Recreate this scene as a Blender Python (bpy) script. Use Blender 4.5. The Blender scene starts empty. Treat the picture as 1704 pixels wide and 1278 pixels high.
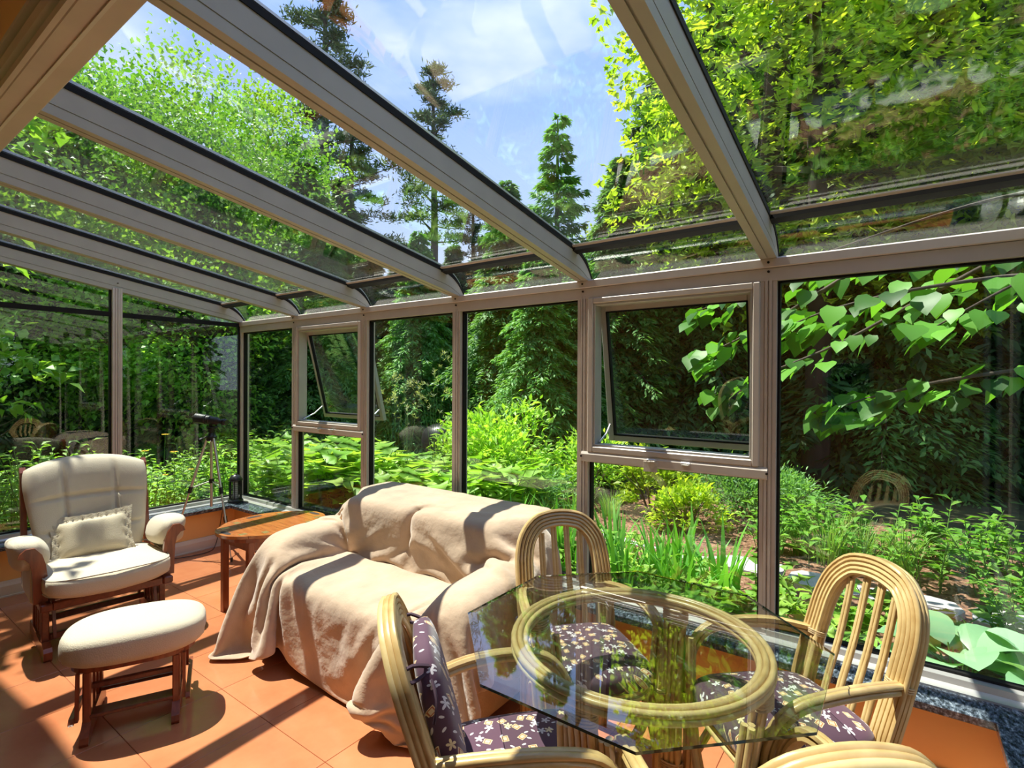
import bpy, math, random, zlib, base64, struct
from mathutils import Vector, Matrix
sc = bpy.context.scene
COL = sc.collection
rnd = random.Random(7)
PI = math.pi
# ---------------------------------------------------------------- camera
cd = bpy.data.cameras.new('camera'); cam = bpy.data.objects.new('camera', cd); COL.objects.link(cam)
cd.sensor_width = 36.0; cd.lens = 882.47 * 36.0 / 1704.0; cd.clip_start = .02; cd.clip_end = 400
def cam_matrix(yaw, pitch, roll, loc):
    f = Vector((-math.sin(yaw)*math.cos(pitch), math.cos(yaw)*math.cos(pitch), math.sin(pitch)))
    r = Vector((math.cos(yaw), math.sin(yaw), 0)); u = r.cross(f)
    c, s = math.cos(roll), math.sin(roll)
    r2 = c*r + s*u; u2 = -s*r + c*u
    m = Matrix((r2, u2, -f)).transposed().to_4x4(); m.translation = loc
    return m
cam.matrix_world = cam_matrix(.6278, -.0049, .0052, (5.060, -2.600, 1.477))
sc.camera = cam
# ---------------------------------------------------------------- world, sun, exposure
SUN_DIR = Vector((.44, .033, -1)).normalized()
wd = bpy.data.worlds.new('sky'); sc.world = wd; wd.use_nodes = True
nt = wd.node_tree; nt.nodes.clear()
def N(t, kind, **kw):
    n = t.nodes.new(kind)
    for k, v in kw.items(): setattr(n, k, v)
    return n
wo = N(nt, 'ShaderNodeOutputWorld'); bg = N(nt, 'ShaderNodeBackground'); bg.inputs[1].default_value = 1.22
tc = N(nt, 'ShaderNodeTexCoord'); sep = N(nt, 'ShaderNodeSeparateXYZ'); nt.links.new(tc.outputs['Generated'], sep.inputs[0])
rp = N(nt, 'ShaderNodeValToRGB'); nt.links.new(sep.outputs[2], rp.inputs[0])
e = rp.color_ramp.elements
e[0].position = 0; e[0].color = (.74, .80, .92, 1)
e[1].position = 1; e[1].color = (.22, .36, .78, 1)
for p_, c_ in ((.25, (.46, .56, .84)), (.45, (.29, .40, .76)), (.7, (.24, .36, .74))):
    k = e.new(p_); k.color = (*c_, 1)
mp = N(nt, 'ShaderNodeMapping'); mp.inputs['Scale'].default_value = (1.3, 1.3, 3.4); mp.inputs['Rotation'].default_value = (0, .18, .5)
nz = N(nt, 'ShaderNodeTexNoise'); nz.inputs['Scale'].default_value = 1.7; nz.inputs['Detail'].default_value = 5; nz.inputs['Roughness'].default_value = .5
nt.links.new(tc.outputs['Generated'], mp.inputs[0]); nt.links.new(mp.outputs[0], nz.inputs[0])
cr = N(nt, 'ShaderNodeValToRGB'); nt.links.new(nz.outputs[0], cr.inputs[0])
cr.color_ramp.elements[0].position = .48; cr.color_ramp.elements[1].position = .74
cr.color_ramp.elements[1].color = (.9, .9, .9, 1)
mx = N(nt, 'ShaderNodeMix', data_type='RGBA'); nt.links.new(cr.outputs[0], mx.inputs[0]); nt.links.new(rp.outputs[0], mx.inputs[6]); mx.inputs[7].default_value = (.72, .75, .86, 1)
nt.links.new(mx.outputs[2], bg.inputs[0]); nt.links.new(bg.outputs[0], wo.inputs[0])
sl = bpy.data.lights.new('sun', 'SUN'); sl.energy = 6.6; sl.angle = .009; sl.color = (1, .94, .84)
sun = bpy.data.objects.new('sun', sl); COL.objects.link(sun); sun.rotation_euler = SUN_DIR.to_track_quat('-Z', 'Y').to_euler(); sun.location = (-4, -1, 9)
sc.view_settings.view_transform = 'Standard'; sc.view_settings.look = 'None'; sc.view_settings.gamma = 1
sc.view_settings.use_curve_mapping = False; sc.view_settings.exposure = .70
sc.cycles.transparent_max_bounces = 24; sc.cycles.max_bounces = 10; sc.cycles.use_denoising = True
sc.cycles.caustics_reflective = False; sc.cycles.caustics_refractive = False
# ---------------------------------------------------------------- helpers
class MB:
    """collects geometry of ONE piece; build() links it as one mesh object"""
    def __init__(s): s.v = []; s.f = []; s.m = []
    def add(s, vs, fs, mi=0):
        o = len(s.v); s.v += [tuple(x) for x in vs]
        for f in fs: s.f.append(tuple(i+o for i in f)); s.m.append(mi)
        return s
    def box(s, x0, x1, y0, y1, z0, z1, mi=0, bev=0):
        if bev <= 0:
            v = [(x, y, z) for z in (z0, z1) for y in (y0, y1) for x in (x0, x1)]
            return s.add(v, [(0,2,3,1),(4,5,7,6),(0,1,5,4),(2,6,7,3),(0,4,6,2),(1,3,7,5)], mi)
        b = min(bev, (x1-x0)/2.01, (y1-y0)/2.01, (z1-z0)/2.01)
        # chamfered box: 24 verts
        vs = []; idx = {}
        for sx in (0, 1):
            for sy in (0, 1):
                for sz in (0, 1):
                    X, Y, Z = (x0, x1)[sx], (y0, y1)[sy], (z0, z1)[sz]
                    dx, dy, dz = (b, -b)[sx], (b, -b)[sy], (b, -b)[sz]
                    idx[(sx,sy,sz)] = len(vs)
                    vs += [(X, Y+dy, Z+dz), (X+dx, Y, Z+dz), (X+dx, Y+dy, Z)]
        fs = []
        q = lambda a, b_, c, d: fs.append((a, b_, c, d))
        I = idx
        for sx in (0, 1):
            q(I[(sx,0,0)], I[(sx,1,0)], I[(sx,1,1)], I[(sx,0,1)])
        for sy in (0, 1):
            q(I[(0,sy,0)]+1, I[(1,sy,0)]+1, I[(1,sy,1)]+1, I[(0,sy,1)]+1)
        for sz in (0, 1):
            q(I[(0,0,sz)]+2, I[(1,0,sz)]+2, I[(1,1,sz)]+2, I[(0,1,sz)]+2)
        for a in (0, 1):
            for c in (0, 1):
                q(I[(a,c,0)], I[(a,c,1)], I[(a,c,1)]+1, I[(a,c,0)]+1)
                q(I[(a,0,c)], I[(a,1,c)], I[(a,1,c)]+2, I[(a,0,c)]+2)
                q(I[(0,a,c)]+1, I[(1,a,c)]+1, I[(1,a,c)]+2, I[(0,a,c)]+2)
        for k in I.values(): fs.append((k, k+1, k+2))
        return s.add(vs, fs, mi)
    def prism(s, poly, a, b, axis=2, mi=0):
        """extrude a 2-D polygon between a and b along axis (0: poly=(y,z), 1: (x,z), 2: (x,y))"""
        n = len(poly)
        def P(p, t):
            return {0: (t, p[0], p[1]), 1: (p[0], t, p[1]), 2: (p[0], p[1], t)}[axis]
        vs = [P(p, a) for p in poly] + [P(p, b) for p in poly]
        fs = [tuple(range(n))[::-1], tuple(range(n, 2*n))] + [(i, (i+1) % n, n+(i+1) % n, n+i) for i in range(n)]
        return s.add(vs, fs, mi)
    def tube(s, pts, r, n=8, closed=False, cap=True, mi=0, ref=None, flat=1.0):
        pts = [Vector(p) for p in pts]; m = len(pts)
        rr = r if isinstance(r, (list, tuple)) else [r]*m
        vs = []; up = Vector(ref) if ref else None
        prev = None
        for i in range(m):
            a = pts[(i-1) % m] if (closed or i > 0) else pts[0]
            b = pts[(i+1) % m] if (closed or i < m-1) else pts[-1]
            t = (b-a).normalized() if (b-a).length > 1e-9 else Vector((0,0,1))
            if up is not None:
                x = up.cross(t)
                if x.length < 1e-6: x = t.orthogonal()
            elif prev is None: x = t.orthogonal()
            else: x = prev - t*prev.dot(t)
            x.normalize(); y = t.cross(x); prev = x
            for k in range(n):
                an = 2*PI*k/n
                vs.append(pts[i] + x*math.cos(an)*rr[i] + y*math.sin(an)*rr[i]*flat)
        fs = []
        for i in range(m if closed else m-1):
            j = (i+1) % m
            for k in range(n):
                fs.append((i*n+k, i*n+(k+1) % n, j*n+(k+1) % n, j*n+k))
        if cap and not closed:
            fs.append(tuple(range(n))[::-1]); fs.append(tuple((m-1)*n+k for k in range(n)))
        return s.add(vs, fs, mi)
    def lathe(s, prof, c=(0,0,0), n=24, mi=0):
        vs = []; m = len(prof)
        for r, z in prof:
            for k in range(n):
                a = 2*PI*k/n; vs.append((c[0]+r*math.cos(a), c[1]+r*math.sin(a), c[2]+z))
        fs = [(i*n+k, i*n+(k+1) % n, (i+1)*n+(k+1) % n, (i+1)*n+k) for i in range(m-1) for k in range(n)]
        fs.append(tuple(range(n))[::-1]); fs.append(tuple((m-1)*n+k for k in range(n)))
        return s.add(vs, fs, mi)
    def grid(s, nu, nv, fn, mi=0, closed_u=False):
        o = [fn(i/(nu-1 if not closed_u else nu), j/(nv-1)) for j in range(nv) for i in range(nu)]
        fs = []
        for j in range(nv-1):
            for i in range(nu if closed_u else nu-1):
                a = j*nu+i; b = j*nu+(i+1) % nu
                fs.append((a, b, b+nu, a+nu))
        return s.add(o, fs, mi)
    def xf(s, M, start=0):
        for i in range(start, len(s.v)): s.v[i] = tuple(M @ Vector(s.v[i]))
        return s
    def mesh(s, name, mats, smooth=None):
        me = bpy.data.meshes.new(name); me.from_pydata(s.v, [], s.f)
        for m in (mats if isinstance(mats, (list, tuple)) else [mats]): me.materials.append(m)
        if any(s.m): me.polygons.foreach_set('material_index', s.m)
        if smooth is not None:
            me.polygons.foreach_set('use_smooth', [True]*len(me.polygons))
            if smooth < 180: me.set_sharp_from_angle(angle=math.radians(smooth))
        me.update()
        return me
    def build(s, name, mats, parent=None, smooth=None, recalc=False):
        return ob(name, s.mesh(name, mats, smooth), parent)
def ob(name, me, parent=None):
    o = bpy.data.objects.new(name, me); COL.objects.link(o)
    if parent is not None: o.parent = parent
    return o
def tag(o, label=None, cat=None, group=None, kind=None):
    if label: o['label'] = label
    if cat: o['category'] = cat
    if group: o['group'] = group
    if kind: o['kind'] = kind
    return o
def empty(name, loc=(0,0,0), rz=0, label=None, cat=None, group=None, kind=None):
    o = bpy.data.objects.new(name, None); COL.objects.link(o); o.empty_display_size = .1
    o.location = loc; o.rotation_euler = (0, 0, rz)
    return tag(o, label, cat, group, kind)
def struct(name, label=None): return empty(name, kind='structure', label=label)
def copy_tree(o, parent=None):
    c = o.copy(); COL.objects.link(c); c.parent = parent
    for ch in list(o.children): copy_tree(ch, c)
    return c
def lerp(a, b, t): return a+(b-a)*t
def smooth(t): t = max(0, min(1, t)); return t*t*(3-2*t)
def catmull(pts, n=6, closed=False):
    P = [Vector(p) for p in pts]; out = []; m = len(P)
    for i in range(m if closed else m-1):
        g = (lambda k: P[k % m]) if closed else (lambda k: P[max(0, min(m-1, k))])
        a, b, c, d = g(i-1), g(i), g(i+1), g(i+2)
        for k in range(n):
            t = k/n
            out.append(.5*((2*b)+(c-a)*t+(2*a-5*b+4*c-d)*t*t+(3*b-a-3*c+d)*t**3))
    if not closed: out.append(P[-1])
    return out
# ---------------------------------------------------------------- materials
def newmat(name):
    m = bpy.data.materials.new(name); m.use_nodes = True; t = m.node_tree
    return m, t, t.nodes['Principled BSDF']
def L(t, a, b): t.links.new(a, b)
def mat(name, col, rough=.5, metal=0, var=.12, scale=6, bump=0, bscale=None, spec=.5, coat=0, coords='Object', stretch=(1,1,1), col2=None, sheen=0):
    m, t, b = newmat(name)
    tc = N(t, 'ShaderNodeTexCoord'); mp = N(t, 'ShaderNodeMapping'); mp.inputs['Scale'].default_value = stretch
    L(t, tc.outputs[coords], mp.inputs[0])
    nz = N(t, 'ShaderNodeTexNoise'); nz.inputs['Scale'].default_value = scale; nz.inputs['Detail'].default_value = 4
    L(t, mp.outputs[0], nz.inputs[0])
    r = N(t, 'ShaderNodeValToRGB'); L(t, nz.outputs[0], r.inputs[0])
    c2 = col2 or tuple(min(1, c*(1+var)) for c in col); c1 = tuple(c*(1-var) for c in col) if not col2 else col
    r.color_ramp.elements[0].color = (*c1, 1); r.color_ramp.elements[1].color = (*c2, 1)
    r.color_ramp.elements[0].position = .3; r.color_ramp.elements[1].position = .7
    L(t, r.outputs[0], b.inputs['Base Color'])
    b.inputs['Roughness'].default_value = rough; b.inputs['Metallic'].default_value = metal
    b.inputs['Specular IOR Level'].default_value = spec; b.inputs['Coat Weight'].default_value = coat
    if sheen: b.inputs['Sheen Weight'].default_value = sheen
    if bump:
        n2 = N(t, 'ShaderNodeTexNoise'); n2.inputs['Scale'].default_value = bscale or scale*4; n2.inputs['Detail'].default_value = 5
        L(t, mp.outputs[0], n2.inputs[0])
        bp = N(t, 'ShaderNodeBump'); bp.inputs['Strength'].default_value = bump; bp.inputs['Distance'].default_value = .01
        L(t, n2.outputs[0], bp.inputs['Height']); L(t, bp.outputs[0], b.inputs['Normal'])
    return m
def glassmat(name, tint=(.90, .95, .93), boost=1.0, ior=1.5):
    """thin clear glazing: see-through with Fresnel reflection; same from both sides of the pane"""
    m = bpy.data.materials.new(name); m.use_nodes = True; t = m.node_tree; t.nodes.clear()
    o = N(t, 'ShaderNodeOutputMaterial'); mixs = N(t, 'ShaderNodeMixShader'); tr = N(t, 'ShaderNodeBsdfTransparent'); gl = N(t, 'ShaderNodeBsdfGlossy')
    tr.inputs[0].default_value = (*tint, 1); gl.inputs['Roughness'].default_value = 0; gl.inputs['Color'].default_value = (1, 1, 1, 1)
    geo = N(t, 'ShaderNodeNewGeometry'); mi = N(t, 'ShaderNodeMix'); mi.inputs[2].default_value = ior; mi.inputs[3].default_value = 1/ior
    L(t, geo.outputs['Backfacing'], mi.inputs[0])
    fr = N(t, 'ShaderNodeFresnel'); L(t, mi.outputs[0], fr.inputs[0])
    mu = N(t, 'ShaderNodeMath', operation='MULTIPLY', use_clamp=True); mu.inputs[1].default_value = boost; L(t, fr.outputs[0], mu.inputs[0])
    L(t, mu.outputs[0], mixs.inputs[0]); L(t, tr.outputs[0], mixs.inputs[1]); L(t, gl.outputs[0], mixs.inputs[2]); L(t, mixs.outputs[0], o.inputs[0])
    return m
def leafmat(name, c1, c2, transl=.35, rough=.45, island=True, spec=.4):
    m = bpy.data.materials.new(name); m.use_nodes = True; t = m.node_tree; b = t.nodes['Principled BSDF']; o = t.nodes['Material Output']
    geo = N(t, 'ShaderNodeNewGeometry'); oi = N(t, 'ShaderNodeObjectInfo')
    mx = N(t, 'ShaderNodeMix', data_type='RGBA'); mx.inputs[6].default_value = (*c1, 1); mx.inputs[7].default_value = (*c2, 1)
    if island:
        L(t, geo.outputs['Random Per Island'], mx.inputs[0])
    else:
        L(t, oi.outputs['Random'], mx.inputs[0])
    hs = N(t, 'ShaderNodeHueSaturation'); ma = N(t, 'ShaderNodeMapRange'); ma.inputs[3].default_value = .8; ma.inputs[4].default_value = 1.2
    L(t, oi.outputs['Random'], ma.inputs[0]); L(t, ma.outputs[0], hs.inputs['Value']); L(t, mx.outputs[2], hs.inputs['Color'])
    L(t, hs.outputs[0], b.inputs['Base Color']); b.inputs['Roughness'].default_value = rough; b.inputs['Specular IOR Level'].default_value = spec
    tl = N(t, 'ShaderNodeBsdfTranslucent'); g2 = N(t, 'ShaderNodeMix', data_type='RGBA'); g2.blend_type = 'MULTIPLY'; g2.inputs[0].default_value = 1
    L(t, hs.outputs[0], g2.inputs[6]); g2.inputs[7].default_value = (1.5, 1.5, .6, 1); L(t, g2.outputs[2], tl.inputs[0])
    ms = N(t, 'ShaderNodeMixShader'); ms.inputs[0].default_value = transl
    L(t, b.outputs[0], ms.inputs[1]); L(t, tl.outputs[0], ms.inputs[2]); L(t, ms.outputs[0], o.inputs[0])
    return m
M = {}
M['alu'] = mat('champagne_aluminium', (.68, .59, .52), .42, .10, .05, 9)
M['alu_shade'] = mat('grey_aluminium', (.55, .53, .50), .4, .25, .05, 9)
M['rubber'] = mat('black_rubber', (.012, .011, .011), .6, 0, .2, spec=.2)
M['glass'] = glassmat('window_glass', (.93, .97, .955), 1.25)
M['roofglass'] = glassmat('roof_glass', (.93, .965, .95), 1.2)
M['orange'] = mat('orange_wall_paint', (.86, .50, .19), .55, 0, .05, 4, .05, 60)
M['white'] = mat('white_trim_paint', (.72, .66, .60), .4, 0, .05, 5)
M['cream'] = mat('cream_header_paint', (.62, .52, .45), .5, 0, .08, 5, .08, 30)
M['siding'] = mat('grey_siding', (.40, .36, .33), .6, 0, .1, 4)
M['screw'] = mat('dark_screw', (.03, .025, .02), .4, .6)
M['chrome'] = mat('satin_chrome', (.74, .72, .70), .25, .55, .05)
# terracotta tile
def tile_mat():
    m, t, b = newmat('terracotta_tile')
    tc = N(t, 'ShaderNodeTexCoord'); oi = N(t, 'ShaderNodeObjectInfo')
    geo = N(t, 'ShaderNodeNewGeometry')
    n1 = N(t, 'ShaderNodeTexNoise'); n1.inputs['Scale'].default_value = 2.2; n1.inputs['Detail'].default_value = 6; n1.inputs['Roughness'].default_value = .65
    L(t, geo.outputs['Position'], n1.inputs[0])
    r = N(t, 'ShaderNodeValToRGB'); L(t, n1.outputs[0], r.inputs[0])
    r.color_ramp.elements[0].position = .3; r.color_ramp.elements[0].color = (.445, .145, .062, 1)
    r.color_ramp.elements[1].position = .75; r.color_ramp.elements[1].color = (.565, .225, .105, 1)
    mr = N(t, 'ShaderNodeMapRange'); mr.inputs[3].default_value = .93; mr.inputs[4].default_value = 1.06; L(t, oi.outputs['Random'], mr.inputs[0])
    hs = N(t, 'ShaderNodeHueSaturation'); L(t, mr.outputs[0], hs.inputs['Value']); L(t, r.outputs[0], hs.inputs['Color'])
    L(t, hs.outputs[0], b.inputs['Base Color'])
    n2 = N(t, 'ShaderNodeTexNoise'); n2.inputs['Scale'].default_value = 9; n2.inputs['Detail'].default_value = 4; L(t, geo.outputs['Position'], n2.inputs[0])
    m2 = N(t, 'ShaderNodeMapRange'); m2.inputs[3].default_value = .06; m2.inputs[4].default_value = .26; L(t, n2.outputs[0], m2.inputs[0]); L(t, m2.outputs[0], b.inputs['Roughness'])
    bp = N(t, 'ShaderNodeBump'); bp.inputs['Strength'].default_value = .05; bp.inputs['Distance'].default_value = .01; L(t, n1.outputs[0], bp.inputs['Height']); L(t, bp.outputs[0], b.inputs['Normal'])
    return m
M['tile'] = tile_mat()
M['grout'] = mat('terracotta_grout', (.48, .18, .08), .5)
def granite_mat():
    m, t, b = newmat('blue_black_granite')
    geo = N(t, 'ShaderNodeNewGeometry')
    mp = N(t, 'ShaderNodeMapping'); mp.inputs['Rotation'].default_value = (0, 0, .6); mp.inputs['Scale'].default_value = (1, .45, 1); L(t, geo.outputs['Position'], mp.inputs[0])
    n1 = N(t, 'ShaderNodeTexNoise'); n1.inputs['Scale'].default_value = 85; n1.inputs['Detail'].default_value = 6; n1.inputs['Roughness'].default_value = .7; L(t, mp.outputs[0], n1.inputs[0])
    r = N(t, 'ShaderNodeValToRGB'); L(t, n1.outputs[0], r.inputs[0])
    r.color_ramp.elements[0].position = .42; r.color_ramp.elements[0].color = (.022, .028, .036, 1)
    r.color_ramp.elements[1].position = .70; r.color_ramp.elements[1].color = (.55, .62, .68, 1)
    k = r.color_ramp.elements.new(.55); k.color = (.12, .15, .19, 1)
    L(t, r.outputs[0], b.inputs['Base Color']); b.inputs['Roughness'].default_value = .12
    return m
M['granite'] = granite_mat()
# ================================================================= STRUCTURE
W = .92
MUL = [0, .92, 1.84, 2.76, 3.68, 4.60, 5.57]          # mullion / rafter lines along the front glass
XE = MUL[-1]
YH = -2.10                                             # front edge of the house header
ZG = .392; ZS = .355
# --- floor: grout bed with single tiles
fl = MB().box(-.0, XE+.0, -4.6, .0, -.08, -.004).build('floor', M['grout']); tag(fl, kind='structure', label='terracotta tiled sunroom floor')
TP = .41
tm = MB().box(-TP/2+.001, TP/2-.001, -TP/2+.001, TP/2-.001, -.008, 0, bev=.0012).mesh('tile', M['tile'])
for i in range(-5, 9):
    for j in range(-5, 4):
        x, y = 2.05+TP*(i+.5), -1.365+TP*(j+.5)
        if .1 < x < XE and -3.4 < y < -.05:
            o = ob('tile', tm, fl); o.location = (x, y, 0)
# --- knee walls, baseboards, granite sills, sill tracks
wf = struct('wall_front', 'orange knee wall with granite sill and aluminium mullions of the long glass front')
wl = struct('wall_left', 'glazed gable end wall over an orange knee wall')
wr = struct('wall_right', 'near glazed gable end wall over an orange knee wall')
MB().box(-.02, XE+.02, -.17, .04, -.05, .325).build('knee_wall', M['orange'], wf)
MB().box(-.02, .17, -2.2, -.17, -.05, .325).build('knee_wall', M['orange'], wl)
MB().box(XE-.17, XE+.02, -2.2, -.17, -.05, .325).build('knee_wall', M['orange'], wr)
def baseboard(name, axis, a, b, c, sgn):
    # profile (offset from wall, z)
    pr = [(0, 0), (.032, 0), (.032, .01), (.026, .012), (.026, .075), (.018, .09), (.012, .105), (0, .105)]
    if axis == 0: poly = [(c+sgn*p[0], p[1]) for p in pr]; o = MB().prism(poly, a, b, 0).build(name, M['white'])
    else: poly = [(c+sgn*p[0], p[1]) for p in pr]; o = MB().prism(poly, a, b, 1).build(name, M['white'])
    return tag(o, kind='structure')
baseboard('baseboard_front', 0, .17, XE-.17, -.17, -1)
baseboard('baseboard_left', 1, -2.2, -.17, .17, 1)
baseboard('baseboard_right', 1, -2.2, -.17, XE-.17, -1)
GE = .236
for a, b in ((0.0, 1.9), (1.9, 3.75), (3.75, XE)):
    l = a+.0 if a else -.02
    MB().box(a+.0015, b-.0015, -GE, .03, .3244, ZS, bev=.003).build('sill_slab', M['granite'], wf)
for a, b in ((-2.2, -1.2), (-1.2, -GE)):
    MB().box(-.03, GE, a+.0015, b-.0015, .3244, ZS, bev=.003).build('sill_slab', M['granite'], wl)
    MB().box(XE-GE+.0, XE+.03, a+.0015, b-.0015, .3244, ZS, bev=.003).build('sill_slab', M['granite'], wr)
TR = [(-.105, ZS), (-.105, ZS+.008), (-.06, ZS+.012), (-.055, ZS+.034), (.02, ZS+.036), (.02, ZS)]
MB().prism(TR, 0.0, XE, 0).build('sill_track', M['chrome'], wf)
MB().prism([(-p[0], p[1]) for p in TR], -2.2, -.06, 1).build('sill_track', M['chrome'], wl)
MB().prism([(XE+p[0], p[1]) for p in TR], -2.2, -.06, 1).build('sill_track', M['chrome'], wr)
# --- mullions with a recessed centre groove
HW = .033
def post_section(hw, y0, y1, g=.004, gd=.005):
    return [(-hw, y1), (-hw, y0), (-hw*.42-g, y0), (-hw*.42-g, y0+.003), (-hw*.42, y0+.003), (-hw*.42, y0-.004), (-g*.8, y0-.004), (-g*.8, y0+gd), (g*.8, y0+gd), (g*.8, y0-.004),
            (hw*.42, y0-.004), (hw*.42, y0+.003), (hw*.42+g, y0+.003), (hw*.42+g, y0), (hw, y0), (hw, y1)]
def screw(parent, p, axis='y'):
    b = MB()
    if axis == 'y': b.tube([(p[0], p[1]+.003, p[2]), (p[0], p[1]-.004, p[2])], .0055, 8)
    else: b.tube([(p[0]-.003, p[1], p[2]), (p[0]+.004, p[1], p[2])], .0055, 8)
    return b.build('screw', M['screw'], parent)
for i, x in enumerate(MUL):
    if i in (0, len(MUL)-1): continue
    mu = MB().prism([(x+p[0], p[1]) for p in post_section(HW, -.045, .03)], ZS+.03, 1.94, 2).build('mullion', M['alu'], wf)
    for z in (2.005, 1.965): screw(wf, (x, -.055 if z > 1.98 else -.05, z))
for x, s in ((0, 1), (XE, -1)):
    MB().box(x-.035 if s > 0 else x-.04, x+.04 if s > 0 else x+.035, -.045, .035, ZS, 2.0, bev=.004).build('corner_post', M['alu'], wf)
# --- eave rail (two tiers)
MB().prism([(-.052, 1.982), (-.056, 1.986), (-.056, 2.020), (-.05, 2.026), (.03, 2.026), (.03, 1.982)], -.03, XE+.03, 0).build('eave_rail', M['alu'], wf)
MB().prism([(-.047, 1.925), (-.047, 1.980), (.03, 1.980), (.03, 1.925)], -.03, XE+.03, 0).build('head_rail', M['alu'], wf)
# --- glass of the front bays
def pane(parent, x0, x1, z0, z1, y=0.0, m='glass', name='glass_pane'):
    return MB().box(x0, x1, y-.004, y+.004, z0, z1).build(name, M[m], parent)
def gasket_frame(parent, x0, x1, z0, z1, y=-.006, w=.010, d=.016, name='gasket', m='rubber'):
    b = MB(); b.box(x0, x0+w, y-d, y+d, z0, z1); b.box(x1-w, x1, y-d, y+d, z0, z1); b.box(x0+w, x1-w, y-d, y+d, z0, z0+w); b.box(x0+w, x1-w, y-d, y+d, z1-w, z1)
    return b.build(name, M[m], parent)
def rect_frame(b, x0, x1, z0, z1, y0, y1, w, bev=.002):
    b.box(x0, x0+w, y0, y1, z0, z1, bev=bev); b.box(x1-w, x1, y0, y1, z0, z1, bev=bev)
    b.box(x0+w, x1-w, y0, y1, z0, z0+w, bev=bev); b.box(x0+w, x1-w, y0, y1, z1-w, z1, bev=bev)
    return b
ZT = 1.925
for i in range(6):
    x0 = MUL[i]+(HW if i else .04); x1 = MUL[i+1]-(HW if i < 5 else .04)
    w = struct('window_%d' % (i+1))
    if i not in (1, 4):
        gasket_frame(w, x0, x1, ZG-.002, ZT); pane(w, x0+.008, x1-.008, ZG+.006, ZT-.008)
        w['label'] = 'tall fixed glass pane in bay %s of the long glass front' % ('one', '', 'three', 'four', '', 'six')[i]
        continue
    w['label'] = 'bay with tilted-out awning window over a fixed lower pane, %s' % ('far one near the corner' if i == 1 else 'near one behind the dining table')
    zc = 1.0763
    gasket_frame(w, x0, x1, ZG-.002, zc-.025); pane(w, x0+.008, x1-.008, ZG+.006, zc-.033)
    MB().prism([(-.052, zc-.028), (-.058, zc-.02), (-.058, zc+.012), (-.05, zc+.026), (.03, zc+.026), (.03, zc-.028)], x0-.035, x1+.035, 0).build('sill_rail', M['alu'], w)
    for xs in (MUL[i], MUL[i+1]): screw(w, (xs, -.058, zc))
    rect_frame(MB(), x0, x1, zc+.026, ZT, -.056, .03, .03, .004).build('window_frame', M['alu'], w)
    rect_frame(MB(), x0+.03, x1-.03, zc+.056, ZT-.03, -.047, .03, .012, .002).build('inner_frame', M['alu_shade'], w)
    # tilted sash hinged at the top
    hz = ZT-.034; ln = hz-(zc+.062); ang = math.atan2(.19 if i == 1 else .125, ln)
    sa = MB(); rect_frame(sa, x0+.035, x1-.035, -ln, 0, -.012, .022, .034, .003)
    so = sa.build('sash', M['alu_shade'], w); so.location = (0, .03, hz); so.rotation_euler = (ang, 0, 0)
    gasket_frame(so, x0+.068, x1-.068, -ln+.033, -.033, 0, .007, .014)
    pane(so, x0+.070, x1-.070, -ln+.036, -.036)
    for s in (0, 1):                                    # stay arms
        xx = x0+.05 if s == 0 else x1-.05
        a = Vector((xx, -.01, zc+.075)); b_ = Vector((xx, .03+math.sin(ang)*ln*.86, hz-math.cos(ang)*ln*.86))
        MB().tube([a, (a+b_)/2+Vector((0, .01, -.012)), b_], .005, 6).build('stay_arm', M['chrome'], w)
    for k, xx in enumerate((lerp(x0, x1, .42), lerp(x0, x1, .62))):
        la = MB().box(xx-.02, xx+.02, -.070, -.056, zc+.004, zc+.018, bev=.003)
        la.box(xx-.008, xx+.03, -.080, -.068, zc+.009, zc+.02, bev=.003); la.build('latch', M['chrome'], w)
# --- roof
ZB = lambda y: 2.02+.163*(-.05-y)                       # underside of the rafters
DG = .125                                               # rafter depth up to the glass
def bez(a, b, c, t): return tuple(a[k]*(1-t)**2+2*b[k]*t*(1-t)+c[k]*t*t for k in range(2))
YB = -.19
CUR = [bez((YB, ZB(YB)+DG), (-.065, ZB(YB)+DG-.026), (-.004, 2.022), t/12) for t in range(13)]
def roof_top():
    return [(YH-.02, ZB(YH-.02)+DG)]+CUR
TOP = roof_top()
def rafter_pairs():
    out = []
    n = len(TOP)
    for k, (y, z) in enumerate(TOP):
        if k == 0: out.append(((y, z), (y, ZB(y)))); continue
        t = (k-1)/(n-2)
        yb = lerp(YB, -.050, t); out.append(((y, z), (yb, ZB(yb)+(.0 if t < 1 else .002))))
    return out
RP = rafter_pairs()
ce = struct('ceiling', 'sloping glass roof of aluminium rafters with a curved eave')
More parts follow.
